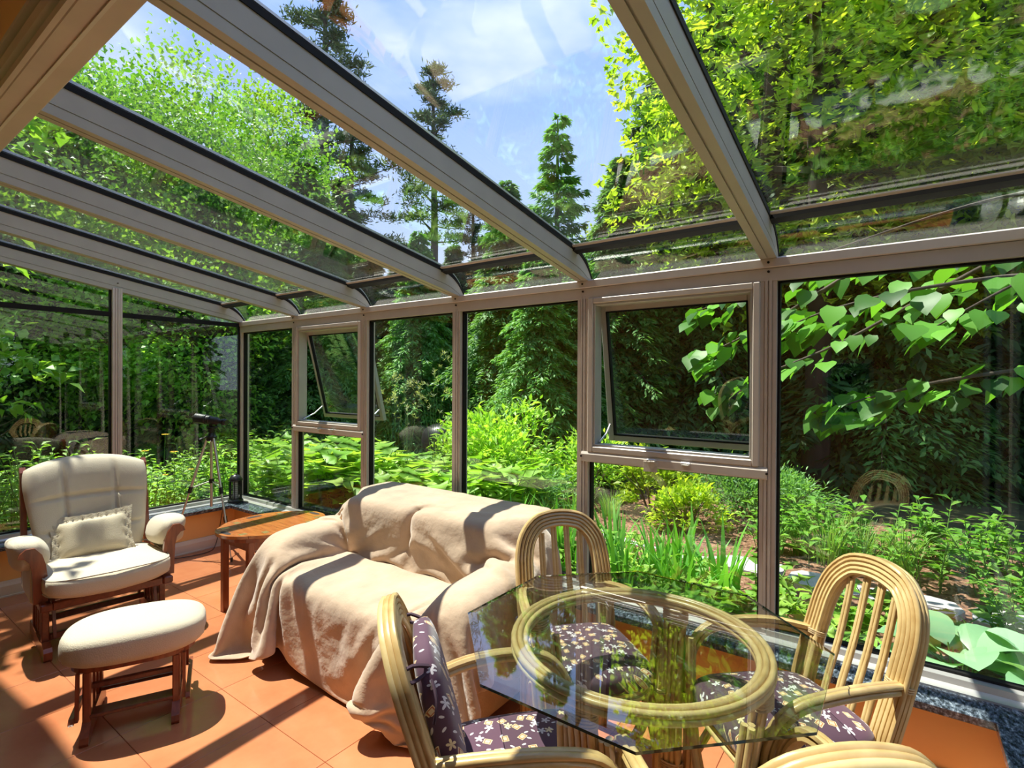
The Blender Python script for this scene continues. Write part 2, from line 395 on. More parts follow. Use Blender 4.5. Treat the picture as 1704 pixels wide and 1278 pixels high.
def rafter(x, hw, depth=.86):
    b = MB(); g = .0035
    secs = []
    for (ty, tz), (by, bz) in RP:
        def P(dx, h):   # h 0 bottom .. 1 glass
            return (x+dx, lerp(by, ty, h), lerp(bz, tz, h))
        secs.append([P(-hw, depth), P(-hw, .30), P(-hw+g, .30), P(-hw+g, .265), P(-hw, .265), P(-hw, 0), P(-g, 0), P(-g, .05), P(g, .05), P(g, 0), P(hw, 0), P(hw, .265), P(hw-g, .265), P(hw-g, .30), P(hw, .30), P(hw, depth)])
    n = len(secs[0]); vs = [p for s_ in secs for p in s_]; fs = []
    for i in range(len(secs)-1):
        for k in range(n): fs.append((i*n+k, i*n+(k+1) % n, (i+1)*n+(k+1) % n, (i+1)*n+k))
    fs.append(tuple(range(n))); fs.append(tuple((len(secs)-1)*n+k for k in range(n))[::-1])
    b.add(vs, fs)
    r = b.build('rafter', M['alu_raf'], ce)
    c = MB(); secs = []
    for (ty, tz), (by, bz) in RP:
        P = lambda dx, h: (x+dx, lerp(by, ty, h), lerp(bz, tz, h))
        secs.append([P(-hw-.004, depth), P(hw+.004, depth), P(hw+.004, 1.04), P(-hw-.004, 1.04)])
    vs = [p for s_ in secs for p in s_]; fs = []
    for i in range(len(secs)-1):
        for k in range(4): fs.append((i*4+k, i*4+(k+1) % 4, (i+1)*4+(k+1) % 4, (i+1)*4+k))
    fs += [(0, 1, 2, 3), tuple((len(secs)-1)*4+k for k in (3, 2, 1, 0))]
    c.add(vs, fs).build('gasket', M['rubber'], r)
    d = MB(); secs = []                                  # outer glazing cap
    for (ty, tz), (by, bz) in RP:
        P = lambda dx, h, o=0: (x+dx, lerp(by, ty, h), lerp(bz, tz, h)+o)
        secs.append([P(-hw, 1.06, .004), P(hw, 1.06, .004), P(hw*.8, 1.06, .018), P(-hw*.8, 1.06, .018)])
    vs = [p for s_ in secs for p in s_]; fs = []
    for i in range(len(secs)-1):
        for k in range(4): fs.append((i*4+k, i*4+(k+1) % 4, (i+1)*4+(k+1) % 4, (i+1)*4+k))
    fs += [(0, 1, 2, 3), tuple((len(secs)-1)*4+k for k in (3, 2, 1, 0))]
    d.add(vs, fs).build('glazing_cap', M['alu_shade'], r)
    return r
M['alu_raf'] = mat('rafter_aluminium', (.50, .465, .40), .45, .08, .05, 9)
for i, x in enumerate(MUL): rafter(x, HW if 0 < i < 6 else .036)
def strip(pts, x0, x1, th, name, m, parent):
    """slab following a (y,z) path between x0 and x1"""
    nrm = []
    for i in range(len(pts)):
        a = pts[max(0, i-1)]; b_ = pts[min(len(pts)-1, i+1)]
        t = Vector((b_[0]-a[0], b_[1]-a[1])).normalized(); nrm.append(Vector((t.y, -t.x)))
    vs = []
    for p, n_ in zip(pts, nrm):
        for s in (0, th):
            q = (p[0]-n_.x*s, p[1]-n_.y*s)
            vs += [(x0, *q), (x1, *q)]
    fs = []
    for i in range(len(pts)-1):
        a = i*4; b_ = a+4
        fs += [(a, a+1, b_+1, b_), (a+2, b_+2, b_+3, a+3), (a, b_, b_+2, a+2), (a+1, a+3, b_+3, b_+1)]
    e_ = (len(pts)-1)*4
    fs += [(0, 2, 3, 1), (e_, e_+1, e_+3, e_+2)]
    return MB().add(vs, fs).build(name, m, parent, smooth=40)
for i in range(6):
    x0, x1 = MUL[i]+HW, MUL[i+1]-HW
    strip([(YH-.02, ZB(YH-.02)+DG+.0), (YB-.012, ZB(YB-.012)+DG)], x0, x1, .008, 'roof_glass', M['roofglass'], ce)
    strip([(y, z) for y, z in CUR[1:]], x0, x1, .008, 'curved_eave_glass', M['roofglass'], ce)
    pu = MB(); yc = YB; zc = ZB(YB)+DG
    pu.prism([(yc-.030, zc+.004), (yc-.032, zc-.020), (yc+.014, zc-.030), (yc+.018, zc-.004)], x0, x1, 0)
    pu.build('purlin', M['rubber'], ce)
    MB().prism([(yc-.046, zc+.0065), (yc-.046, zc+.002), (yc-.033, zc-.004), (yc-.033, zc+.004)], x0+.004, x1-.004, 0).build('purlin_lip', M['alu'], ce)
# --- gable ends: mullions, transom bar, panes under the sloping rafter
def gable(parent, x, s, n0):
    ms = [-.045, -1.03, -2.06]
    sec = post_section(HW, -.045, .03)
    for y in ms[1:]:
        zt = ZB(y)+.02
        poly = [(x-s*p[1], y+p[0]) for p in sec]
        MB().prism(poly if s < 0 else poly[::-1], ZS+.03, zt, 2).build('mullion', M['alu'], parent)
    screw(parent, (x+s*.05, -1.03, ZB(-1.03)+.06), 'x')
    for k in range(2):
        ya, yb = ms[k]-(0 if k == 0 else HW), ms[k+1]+HW
        w = struct('window_%d' % (n0+k), 'glass of the %s gable end, bay %s' % ('far' if s > 0 else 'near', ('next to the corner', 'next to the house')[k]))
        zt_ = 1.994
        def pn(poly, nm, m, th=.008, off=0):
            return MB().prism(poly, x-th/2+off, x+th/2+off, 0).build(nm, m, w)
        top = lambda y: ZB(y)+.004
        # lower pane, upper pane, transom
        pn([(ya-.008, ZG+.006), (yb+.008, ZG+.006), (yb+.008, zt_-.012), (ya-.008, zt_-.012)], 'glass_pane', M['glass'])
        pn([(ya-.006, zt_+.012), (yb+.006, zt_+.012), (yb+.006, top(yb)), (ya-.006 if k else ya-.06, top(ya if k else ya-.06))], 'glass_pane', M['glass'])
        MB().box(x-.012, x+.02 if s > 0 else x+.012, yb, ya, zt_-.018, zt_+.018).build('transom_bar', M['rubber'], w) if s > 0 else MB().box(x-.02, x+.012, yb, ya, zt_-.018, zt_+.018).build('transom_bar', M['rubber'], w)
        g = MB()
        for yy in (ya-.010, yb): g.box(x-.016, x+.016, yy, yy+.010, ZG, top(yy)-.002)
        g.box(x-.016, x+.016, yb+.01, ya-.01, ZG-.004, ZG+.008)
        g.build('gasket', M['rubber'], w)
gable(wl, 0, 1, 7); gable(wr, XE, -1, 9)
# --- house side: header with moulding, orange wall above, house room behind the camera
wb = struct('wall_back', 'orange house wall with cream header above the wide opening')
MB().box(-.25, XE+.25, -2.20, YH, 2.352, 2.4345, bev=.004).build('header_beam', M['cream'], wb)
MB().box(-.25, XE+.25, -2.155, -2.147, 2.347, 2.3535).build('caulk_seam', M['screw2'] if 'screw2' in M else M['white'], wb)
pr = [(-2.20, 2.352), (-2.212, 2.352), (-2.212, 2.372), (-2.206, 2.376), (-2.222, 2.384), (-2.228, 2.40), (-2.222, 2.413), (-2.212, 2.417), (-2.234, 2.424), (-2.234, 2.436), (-2.20, 2.436)]
MB().prism(pr, -.25, XE+.25, 0).build('header_moulding', M['cream'], wb)
MB().box(-.25, XE+.25, -2.20, -2.12, 2.4365, 2.80).build('upper_wall', M['orange'], wb)
for a, b_ in ((-.25, .0), (XE, XE+.25)):
    MB().box(a, b_, -2.35, -2.06, -.05, 2.40).build('jamb', M['cream'], wb)
MB().box(-.6, XE+.6, -2.36, -2.13, 2.806, 6.2).build('outer_wall', M['siding'], wb)
for bx_ in ((-.6, 4.35, -.05, 2.85), (4.85, XE+.6, -.05, 2.85), (4.35, 4.85, -.05, .95), (4.35, 4.85, 1.75, 2.85)):      # back wall round a small window
    MB().box(bx_[0], bx_[1], -4.75, -4.6, bx_[2], bx_[3]).build('inner_wall', M['orange'], wb)
wh = struct('window_11', 'small window in the back wall of the house room')
pane(wh, 4.35, 4.85, .95, 1.75, -4.67); rect_frame(MB(), 4.35, 4.85, .95, 1.75, -4.72, -4.6, .045).build('window_frame', M['white'], wh)
for k_, xa in enumerate((-.75, XE+.6)):                  # side walls of the house room, each round a window added for light
    for y0_, y1_, z0_, z1_ in ((-4.6, -4.4, -.05, 2.85), (-2.6, -2.2, -.05, 2.85), (-4.4, -2.6, -.05, .5), (-4.4, -2.6, 2.4, 2.85)):
        MB().box(xa, xa+.15, y0_, y1_, z0_, z1_).build('inner_wall', M['orange'], wb)
    wh = struct('window_%d' % (12+k_), 'unseen side window added to light the house room, %s end' % ('far', 'near')[k_])
    MB().box(xa+.07, xa+.078, -4.4, -2.6, .5, 2.4).build('glass_pane', M['glass'], wh)
hc = MB().box(-.75, XE+.75, -4.75, -2.2, 2.79, 2.80).build('ceiling_house', M['white']); tag(hc, kind='structure', label='flat white ceiling of the house room')
hf = MB().box(-.75, XE+.75, -4.75, -3.35, -.03, .0005).build('floor_house', M['tile']); tag(hf, kind='structure', label='floor of the house room behind the opening')
# ================================================================= FURNITURE MATERIALS
def wood_mat(name, c1, c2, rough=.3, coat=.3, stretch=(1, 9, 9), scale=5):
    m, t, b = newmat(name)
    tc = N(t, 'ShaderNodeTexCoord'); mp = N(t, 'ShaderNodeMapping'); mp.inputs['Scale'].default_value = stretch; L(t, tc.outputs['Object'], mp.inputs[0])
    n1 = N(t, 'ShaderNodeTexNoise'); n1.inputs['Scale'].default_value = scale; n1.inputs['Detail'].default_value = 6; n1.inputs['Distortion'].default_value = .6; L(t, mp.outputs[0], n1.inputs[0])
    r = N(t, 'ShaderNodeValToRGB'); L(t, n1.outputs[0], r.inputs[0]); r.color_ramp.elements[0].position = .3; r.color_ramp.elements[1].position = .7
    r.color_ramp.elements[0].color = (*c1, 1); r.color_ramp.elements[1].color = (*c2, 1)
    L(t, r.outputs[0], b.inputs['Base Color']); b.inputs['Roughness'].default_value = rough; b.inputs['Coat Weight'].default_value = coat; b.inputs['Coat Roughness'].default_value = .15
    return m
M['cherry'] = wood_mat('cherry_wood', (.16, .032, .012), (.30, .075, .026), .35, .35, (9, 9, 1))
M['cherry_dark'] = wood_mat('dark_cherry_wood', (.10, .022, .010), (.19, .045, .018), .38, .3, (1, 9, 9))
M['table_wood'] = wood_mat('honey_mahogany', (.34, .095, .022), (.52, .18, .045), .25, .5, (1.2, 10, 10))
M['table_leg'] = wood_mat('red_mahogany', (.17, .038, .014), (.27, .068, .022), .35, .3, (9, 9, 1))
M['brass'] = mat('satin_brass', (.80, .58, .25), .3, .9, .08)
M['cushion'] = mat('cream_canvas', (.60, .52, .39), .85, 0, .04, 5, .25, 220, sheen=.2)
M['pillow'] = mat('beige_canvas', (.56, .48, .34), .85, 0, .05, 6, .25, 200)
M['sofa'] = mat('tan_upholstery', (.52, .36, .22), .9, 0, .08, 20, .2, 150)
M['fleece'] = mat('beige_fleece_throw', (.53, .385, .27), .95, 0, .17, 5.5, .45, 24, sheen=.5, spec=.15)
M['blackmetal'] = mat('black_metal', (.018, .018, .019), .35, .2, .1)
M['steel'] = mat('brushed_aluminium_tube', (.72, .70, .67), .3, .85, .05)
M['scope'] = mat('black_rubber_armour', (.025, .024, .026), .45, 0, .2, 20, .2, 90)
M['cord'] = mat('black_cord', (.02, .02, .02), .5)
M['paper'] = mat('cream_paper', (.70, .62, .52), .7, 0, .2, 30)
M['dark'] = mat('painted_hole_shade', (.02, .012, .01), .8)  # shade tone painted for the hand holes of the tray table
M['strap'] = mat('rattan_binding', (.55, .40, .22), .5, 0, .15, 60)
def rattan_mat():
    m, t, b = newmat('golden_rattan_pole')
    tc = N(t, 'ShaderNodeTexCoord'); geo = N(t, 'ShaderNodeNewGeometry')
    n1 = N(t, 'ShaderNodeTexNoise'); n1.inputs['Scale'].default_value = 28; n1.inputs['Detail'].default_value = 5; L(t, tc.outputs['Object'], n1.inputs[0])
    ad = N(t, 'ShaderNodeMath', operation='MULTIPLY_ADD'); L(t, geo.outputs['Random Per Island'], ad.inputs[0]); ad.inputs[1].default_value = .45; 
    mu = N(t, 'ShaderNodeMath', operation='MULTIPLY'); L(t, n1.outputs[0], mu.inputs[0]); mu.inputs[1].default_value = .62; L(t, mu.outputs[0], ad.inputs[2])
    r = N(t, 'ShaderNodeValToRGB'); L(t, ad.outputs[0], r.inputs[0]); r.color_ramp.elements[0].position = .15; r.color_ramp.elements[1].position = .85
    r.color_ramp.elements[0].color = (.46, .28, .10, 1); r.color_ramp.elements[1].color = (.74, .56, .27, 1)
    L(t, r.outputs[0], b.inputs['Base Color']); b.inputs['Roughness'].default_value = .32; b.inputs['Coat Weight'].default_value = .25
    return m
M['rattan'] = rattan_mat()
def pattern_mat():
    """plum fabric printed with diamonds, stars and small pale leaves, one motif per Voronoi cell"""
    m, t, b = newmat('plum_print_fabric')
    tc = N(t, 'ShaderNodeTexCoord')
    sx = N(t, 'ShaderNodeSeparateXYZ'); L(t, tc.outputs['Object'], sx.inputs[0])
    def MA(op, a, b_=None, c=None, clamp=False):
        n = N(t, 'ShaderNodeMath', operation=op, use_clamp=clamp)
        for k, v in enumerate((a, b_, c)):
            if v is None: continue
            if isinstance(v, (int, float)): n.inputs[k].default_value = v
            else: L(t, v, n.inputs[k])
        return n.outputs[0]
    def layer(scale, seed):
        cv = N(t, 'ShaderNodeCombineXYZ'); L(t, MA('ADD', MA('MULTIPLY', sx.outputs[0], scale), seed), cv.inputs[0])
        # mix z into y so that upright faces get the print too
        L(t, MA('ADD', MA('MULTIPLY', sx.outputs[1], scale), MA('MULTIPLY', sx.outputs[2], scale*.9)), cv.inputs[1])
        vo = N(t, 'ShaderNodeTexVoronoi', voronoi_dimensions='2D'); vo.inputs['Scale'].default_value = 1; vo.inputs['Randomness'].default_value = .75; L(t, cv.outputs[0], vo.inputs['Vector'])
        sb = N(t, 'ShaderNodeVectorMath', operation='SUBTRACT'); L(t, cv.outputs[0], sb.inputs[0]); L(t, vo.outputs['Position'], sb.inputs[1])
        cs = N(t, 'ShaderNodeSeparateColor'); L(t, vo.outputs['Color'], cs.inputs[0])
        an = MA('MULTIPLY', cs.outputs[0], 6.283)
        ro = N(t, 'ShaderNodeVectorRotate', rotation_type='Z_AXIS'); L(t, sb.outputs[0], ro.inputs['Vector']); L(t, an, ro.inputs['Angle'])
        s2 = N(t, 'ShaderNodeSeparateXYZ'); L(t, ro.outputs[0], s2.inputs[0])
        return s2.outputs[0], s2.outputs[1], cs.outputs[1], cs.outputs[2]
    base = (.085, .030, .060); cream = (.78, .62, .36); white = (.72, .66, .68); rust = (.50, .13, .05)
    cur = None
    def over(col_prev, col, fac):
        mx = N(t, 'ShaderNodeMix', data_type='RGBA'); L(t, fac, mx.inputs[0])
        if isinstance(col_prev, tuple): mx.inputs[6].default_value = (*col_prev, 1)
        else: L(t, col_prev, mx.inputs[6])
        mx.inputs[7].default_value = (*col, 1); return mx.outputs[2]
    x, y, r1, r2 = layer(23.0, 0.0)
    ax, ay = MA('ABSOLUTE', x), MA('ABSOLUTE', y)
    mxd = MA('MAXIMUM', ax, MA('MULTIPLY', ay, 1.25))
    isd = MA('LESS_THAN', r1, .38)
    f_out = MA('MULTIPLY', MA('LESS_THAN', mxd, .27), isd); f_mid = MA('MULTIPLY', MA('LESS_THAN', mxd, .215), isd); f_in = MA('MULTIPLY', MA('LESS_THAN', mxd, .15), isd)
    rad = MA('SQRT', MA('ADD', MA('MULTIPLY', x, x), MA('MULTIPLY', y, y)))
    th = MA('ARCTAN2', y, x)
    star = MA('LESS_THAN', rad, MA('ADD', MA('MULTIPLY', MA('ABSOLUTE', MA('COSINE', MA('MULTIPLY', th, 2.5))), .26), .05))
    iss = MA('MULTIPLY', MA('GREATER_THAN', r1, .38), MA('LESS_THAN', r1, .78)); f_st = MA('MULTIPLY', star, iss)
    c = over(base, cream, f_out); c = over(c, rust, f_mid); c = over(c, cream, f_in)
    c1 = over(c, white, MA('MULTIPLY', f_st, MA('LESS_THAN', r2, .55))); c1 = over(c1, cream, MA('MULTIPLY', f_st, MA('GREATER_THAN', r2, .55)))
    x2, y2, q1, q2 = layer(38.0, 3.3)
    el = MA('ADD', MA('MULTIPLY', MA('MULTIPLY', x2, x2), 14.0), MA('MULTIPLY', MA('MULTIPLY', y2, y2), 70.0))
    f_lf = MA('MULTIPLY', MA('LESS_THAN', el, 1.0), MA('LESS_THAN', q1, .42))
    f_lf = MA('MULTIPLY', f_lf, MA('SUBTRACT', 1.0, MA('MAXIMUM', f_out, f_st)))
    c1 = over(c1, white, f_lf)
    L(t, c1, b.inputs['Base Color']); b.inputs['Roughness'].default_value = .8; b.inputs['Sheen Weight'].default_value = .25
    return m
M['print'] = pattern_mat()
M['print_back'] = mat('plain_plum_fabric', (.05, .022, .04), .85)
def tableglass():
    return glassmat('clear_table_glass', (.93, .965, .94), 1.65, 1.52)
M['tglass'] = tableglass()
M['tedge'] = mat('dark_green_glass_edge', (.010, .030, .024), .08, 0, .2, spec=.8)
# ================================================================= shape helpers
def superell(b, c, r, e1=.5, e2=.5, nu=28, nv=16, fn=None):
    """superellipsoid cushion; fn(p, u, v) may displace"""
    def sg(v, p): return math.copysign(abs(v)**p, v)
    def F(u, v):
        a = 2*PI*u; w = PI*(v-.5)
        x = sg(math.cos(w), e1)*sg(math.cos(a), e2); y = sg(math.cos(w), e1)*sg(math.sin(a), e2); z = sg(math.sin(w), e1)
        p = Vector((c[0]+r[0]*x, c[1]+r[1]*y, c[2]+r[2]*z))
        return fn(p, x, y, z) if fn else p
    return b.grid(nu, nv, F, closed_u=True)
def board(poly, th, M_=None):
    """flat board from a 2-D (x,z) outline with thickness along y"""
    b = MB().prism(poly, -th/2, th/2, 1)
    return b
def arc_path(path, n=5): return catmull(path, n)
def offset_bundle(b, path, offs, r, n=6, normal=None, closed=False, mi=0):
    """several poles side by side along one path; offs = [(side, normal)]"""
    P = [Vector(p) for p in path]; m = len(P); nm = Vector(normal).normalized()
    fr = []
    for i in range(m):
        a = P[(i-1) % m] if closed or i else P[0]; c = P[(i+1) % m] if closed or i < m-1 else P[-1]
        t = (c-a).normalized(); s = nm.cross(t)
        if s.length < 1e-5: s = t.orthogonal()
        s.normalize(); fr.append((s, t.cross(s).normalized()))
    for o in offs:
        b.tube([p+f[0]*o[0]+f[1]*o[1] for p, f in zip(P, fr)], r, n, closed=closed, mi=mi)
    return b
def wrap(b, c, axis, rx, ry, xdir, n=3, r=.0028, pitch=.006):
    """a few turns of binding cane round a bundle"""
    ax = Vector(axis).normalized(); x = Vector(xdir); x = (x-ax*x.dot(ax)).normalized(); y = ax.cross(x)
    for k in range(n):
        cc = Vector(c)+ax*(k-(n-1)/2)*pitch
        b.tube([cc+x*rx*math.cos(a)+y*ry*math.sin(a) for a in [2*PI*j/14 for j in range(14)]], r, 5, closed=True)
    return b
# ================================================================= RATTAN CHAIRS
def rattan_chair(loc, rz, label, back_cushion):
    root = empty('rattan_armchair', loc, rz, label, 'chair', 'rattan armchairs round the glass table')
    bx = lambda z: -.20-.155*max(0, (z-.40)/.5)**1.15+(-.05*(.40-z)/.40 if z < .4 else 0)
    hw = .166
    pts = [(0, 0)]
    side = [(hw-.012, 0.0), (hw-.006, .2), (hw, .40), (hw+.006, .55), (hw+.006, .66)]
    top = [(hw+.002, .735), (hw-.018, .800), (hw-.062, .850), (hw-.11, .868), (0.0, .874)]
    full = side+top+[(-y, z) for y, z in reversed(top[:-1])]+[(-y, z) for y, z in reversed(side)]
    path = catmull([(bx(z), y, z) for y, z in full], 3)
    b = MB(); offs = [(-.029+.0145*i_, d_) for i_ in range(5) for d_ in (-.014, 0, .014) if d_ or i_ in (0, 4)]
    offset_bundle(b, path, offs, .0082, 6, (1, 0, .28))
    b.build('back_frame', M['rattan'], root, smooth=60)
    for y in (-.084, -.028, .028, .084):
        s = MB(); zt = .842-.10*(abs(y)/.16)**2
        pp = catmull([(bx(z)-.018*math.sin(PI*(z-.38)/(zt-.38)), y*(1+.06*(z-.4)), z) for z in (.38, .50, .62, .74, zt)], 3)
        offset_bundle(s, pp, [(-.0062, 0), (.0062, 0)], .0078, 6, (1, 0, .2)); s.build('slat', M['rattan'], root, smooth=60)
    r = MB(); offset_bundle(r, [(bx(.37), -hw, .375), (bx(.37)-.01, 0, .375), (bx(.37), hw, .375)], [(-.009, 0), (.009, 0)], .009, 6, (1, 0, 0)); r.build('rear_rail', M['rattan'], root, smooth=60)
    for s in (-1, 1):
        a = MB()
        pp = catmull([(bx(.60)+.01, s*.182, .600), (-.12, s*.215, .622), (.02, s*.232, .625), (.13, s*.232, .602), (.19, s*.222, .53), (.205, s*.212, .44), (.20, s*.205, .36)], 4)
        offset_bundle(a, pp, [(-.009, -.007), (.009, -.007), (-.009, .008), (.009, .008)], .0098, 6, (0, 1, 0))
        arm = a.build('arm', M['rattan'], root, smooth=60)
        wrap(MB(), (bx(.6)+.0, s*.170, .604), (-.2, 0, 1), .026, .041, (1, 0, 0), 3).build('binding', M['strap'], arm, smooth=60)
        wrap(MB(), (.203, s*.210, .40), (0, 0, 1), .022, .022, (1, 0, 0), 3).build('binding', M['strap'], arm, smooth=60)
        l = MB(); offset_bundle(l, catmull([(.20, s*.205, .40), (.205, s*.198, .2), (.215, s*.195, 0)], 3), [(-.009, -.007), (.009, -.007), (-.009, .008), (.009, .008)], .0098, 6, (0, 1, 0)); l.build('leg', M['rattan'], root, smooth=60)
        c = MB(); offset_bundle(c, catmull([(-.20, s*.175, .16), (-.10, s*.19, .30), (.0, s*.195, .35), (.10, s*.198, .30), (.20, s*.2, .16)], 4), [(-.008, 0), (.008, 0)], .008, 6, (0, 1, 0)); c.build('brace', M['rattan'], root, smooth=60)
    f = MB(); ring = []
    for k in range(28):
        an = 2*PI*k/28; cx, sy = math.cos(an), math.sin(an)
        ring.append((math.copysign(abs(cx)**.5, cx)*.205, math.copysign(abs(sy)**.5, sy)*.195, .385))
    offset_bundle(f, ring, [(-.008, -.01), (.008, -.01), (0, .006)], .009, 6, (0, 0, 1), closed=True)
    for y in (-.11, -.04, .04, .11): f.tube([(-.2, y, .378), (.2, y, .378)], .009, 6)
    f.build('seat_frame', M['rattan'], root, smooth=60)
    def dome(p, x, y, z):
        q = 1-min(1, (x*x)**1.5)*.0
        if z > 0: p.z += .018*math.cos(x*1.3)*math.cos(y*1.3)
        if x > .6: p.z -= .02*(x-.6)
        p.y *= (1+.05*x); return p
    cu = MB(); superell(cu, (.01, 0, .436), (.215, .200, .042), .55, .38, 40, 18, dome); cu.build('seat_cushion', M['print'], root, smooth=180)
    if back_cushion:
        bc = MB(); superell(bc, (0, 0, 0), (.035, .155, .205), .55, .45, 32, 18)
        rot = Matrix.Rotation(-.26, 4, 'Y'); bc.xf(rot)
        o = bc.build('back_cushion', M['print'], root, smooth=180); o.location = (-.215, 0, .635)
        for s in (-1, 1):
            y = s*.12; t = MB()
            t.tube(catmull([(-.245, y, .80), (-.29, y+s*.02, .815), (-.315, y+s*.03, .80), (-.29, y+s*.035, .785), (-.25, y, .79)], 3), .005, 5)
            t.tube(catmull([(-.25, y, .79), (-.235, y+s*.05, .75), (-.24, y+s*.06, .70)], 3), [.004]*7, 5)
            t.build('cushion_tie', M['print_back'], root, smooth=60)
    return root
rattan_chair((4.105, -.805, 0), math.radians(-42.4), 'rattan armchair beside the sofa with arched slatted back against the glass', False)
rattan_chair((4.250, -1.434, 0), math.radians(47), 'rattan armchair seen edge-on with a plum back cushion tied to its frame', True)
rattan_chair((4.772, -.755, 0), math.radians(-135), 'rattan armchair in the glass corner with four slats before the hosta', False)
rattan_chair((4.79, -1.352, 0), math.radians(130), 'rattan armchair cut off by the lower frame edge, only its arched top showing', False)
# ================================================================= GLASS DINING TABLE
tb = empty('dining_table', (4.432, -1.088, 0), 0, 'octagonal clear glass dining table on a golden rattan ring base', 'table')
b = MB(); R = .494; T = .204; zt = .731; th = .012; bv = .026
def octo(r, k): return [(r, -k), (r, k), (k, r), (-k, r), (-r, k), (-r, -k), (-k, -r), (k, -r)]
o1 = octo(R, T); o2 = octo(R-bv, T*(R-bv)/R)
vs = [(x, y, zt-th) for x, y in o1]+[(x, y, zt-.005) for x, y in o1]+[(x, y, zt) for x, y in o2]
b.add(vs, [tuple(range(8))[::-1]]+[(8+i, 8+(i+1) % 8, 16+(i+1) % 8, 16+i) for i in range(8)]+[tuple(range(16, 24))], 0)
b.add(vs, [(i, (i+1) % 8, 8+(i+1) % 8, 8+i) for i in range(8)], 1)
b.build('glass_top', [M['tglass'], M['tedge']], tb)
rg = MB(); ring = [(.356*math.cos(2*PI*k/56), .356*math.sin(2*PI*k/56), .698) for k in range(56)]
offset_bundle(rg, ring, [(-.014, .008), (.004, .010), (.020, .004), (-.014, -.010), (.004, -.011), (.02, -.012)], .0095, 7, (0, 0, 1), closed=True)
rg.build('top_ring', M['rattan'], tb, smooth=60)
for k in range(4):
    a = PI/2*k; ca, sa = math.cos(a), math.sin(a)
    RZ = Matrix.Rotation(a, 4, 'Z')
    l = MB(); pp = catmull([(.352, 0, .69), (.33, 0, .55), (.305, 0, .36), (.300, 0, .18), (.315, 0, 0)], 4)
    offset_bundle(l, pp, [(-.027+.018*i, dj) for i in range(4) for dj in (-.010, .010)], .0098, 6, (1, 0, 0)); l.xf(RZ)
    lo = l.build('leg', M['rattan'], tb, smooth=60)
    for z, r_ in ((.655, .347), (.145, .302)):
        w = MB(); wrap(w, (r_, 0, z), (0, 0, 1), .026, .042, (1, 0, 0), 6, .004, .0085)
        w.xf(RZ); w.build('binding', M['strap'], lo, smooth=60)
    # curved braces between neighbouring legs
    br = MB(); q = PI/2
    def pol(r, an, z): return (r*math.cos(an), r*math.sin(an), z)
    pp = catmull([pol(.330, .17, .60), pol(.305, .22, .40), pol(.27, .38, .24), pol(.235, q/2, .175), pol(.27, q-.38, .24), pol(.305, q-.22, .40), pol(.330, q-.17, .60)], 5)
    offset_bundle(br, pp, [(-.010, 0), (.010, 0), (0, .015)], .0098, 6, (math.cos(q/2), math.sin(q/2), .1)); br.xf(RZ)
    br.build('brace', M['rattan'], tb, smooth=60)
# ================================================================= SOFA AND THROW
sf = empty('sofa', (2.94, -.70, 0), 0, 'two-seat tan sofa hidden under a beige throw', 'sofa')
def sfb(name, x0, x1, y0, y1, z0, z1, r, m='sofa'):
    bb = MB(); superell(bb, ((x0+x1)/2-2.94, (y0+y1)/2+.70, (z0+z1)/2), ((x1-x0)/2-.012, (y1-y0)/2-.012, (z1-z0)/2-.012), .22, .22, 40, 24)
    return bb.build(name, M[m], sf, smooth=180)
MB().box(-.56, .56, -.33, .32, .06, .30, bev=.02).build('base', M['sofa'], sf)
for x0 in (2.16, 3.50): sfb('arm', x0, x0+.22, -1.04, -.34, .06, .60, .09)
sfb('backrest', 2.2, 3.68, -.46, -.32, .06, .73, .06)
for x0 in (2.38, 2.94):
    sfb('back_cushion', x0, x0+.56, -.60, -.40, .40, .76, .08); sfb('seat_cushion', x0, x0+.56, -1.05, -.5, .30, .435, .05)
for x in (-.7, .7):
    for y in (-.30, .30): MB().box(x-.03, x+.03, y-.03, y+.03, 0, .07, bev=.006).build('foot', M['cherry_dark'], sf)
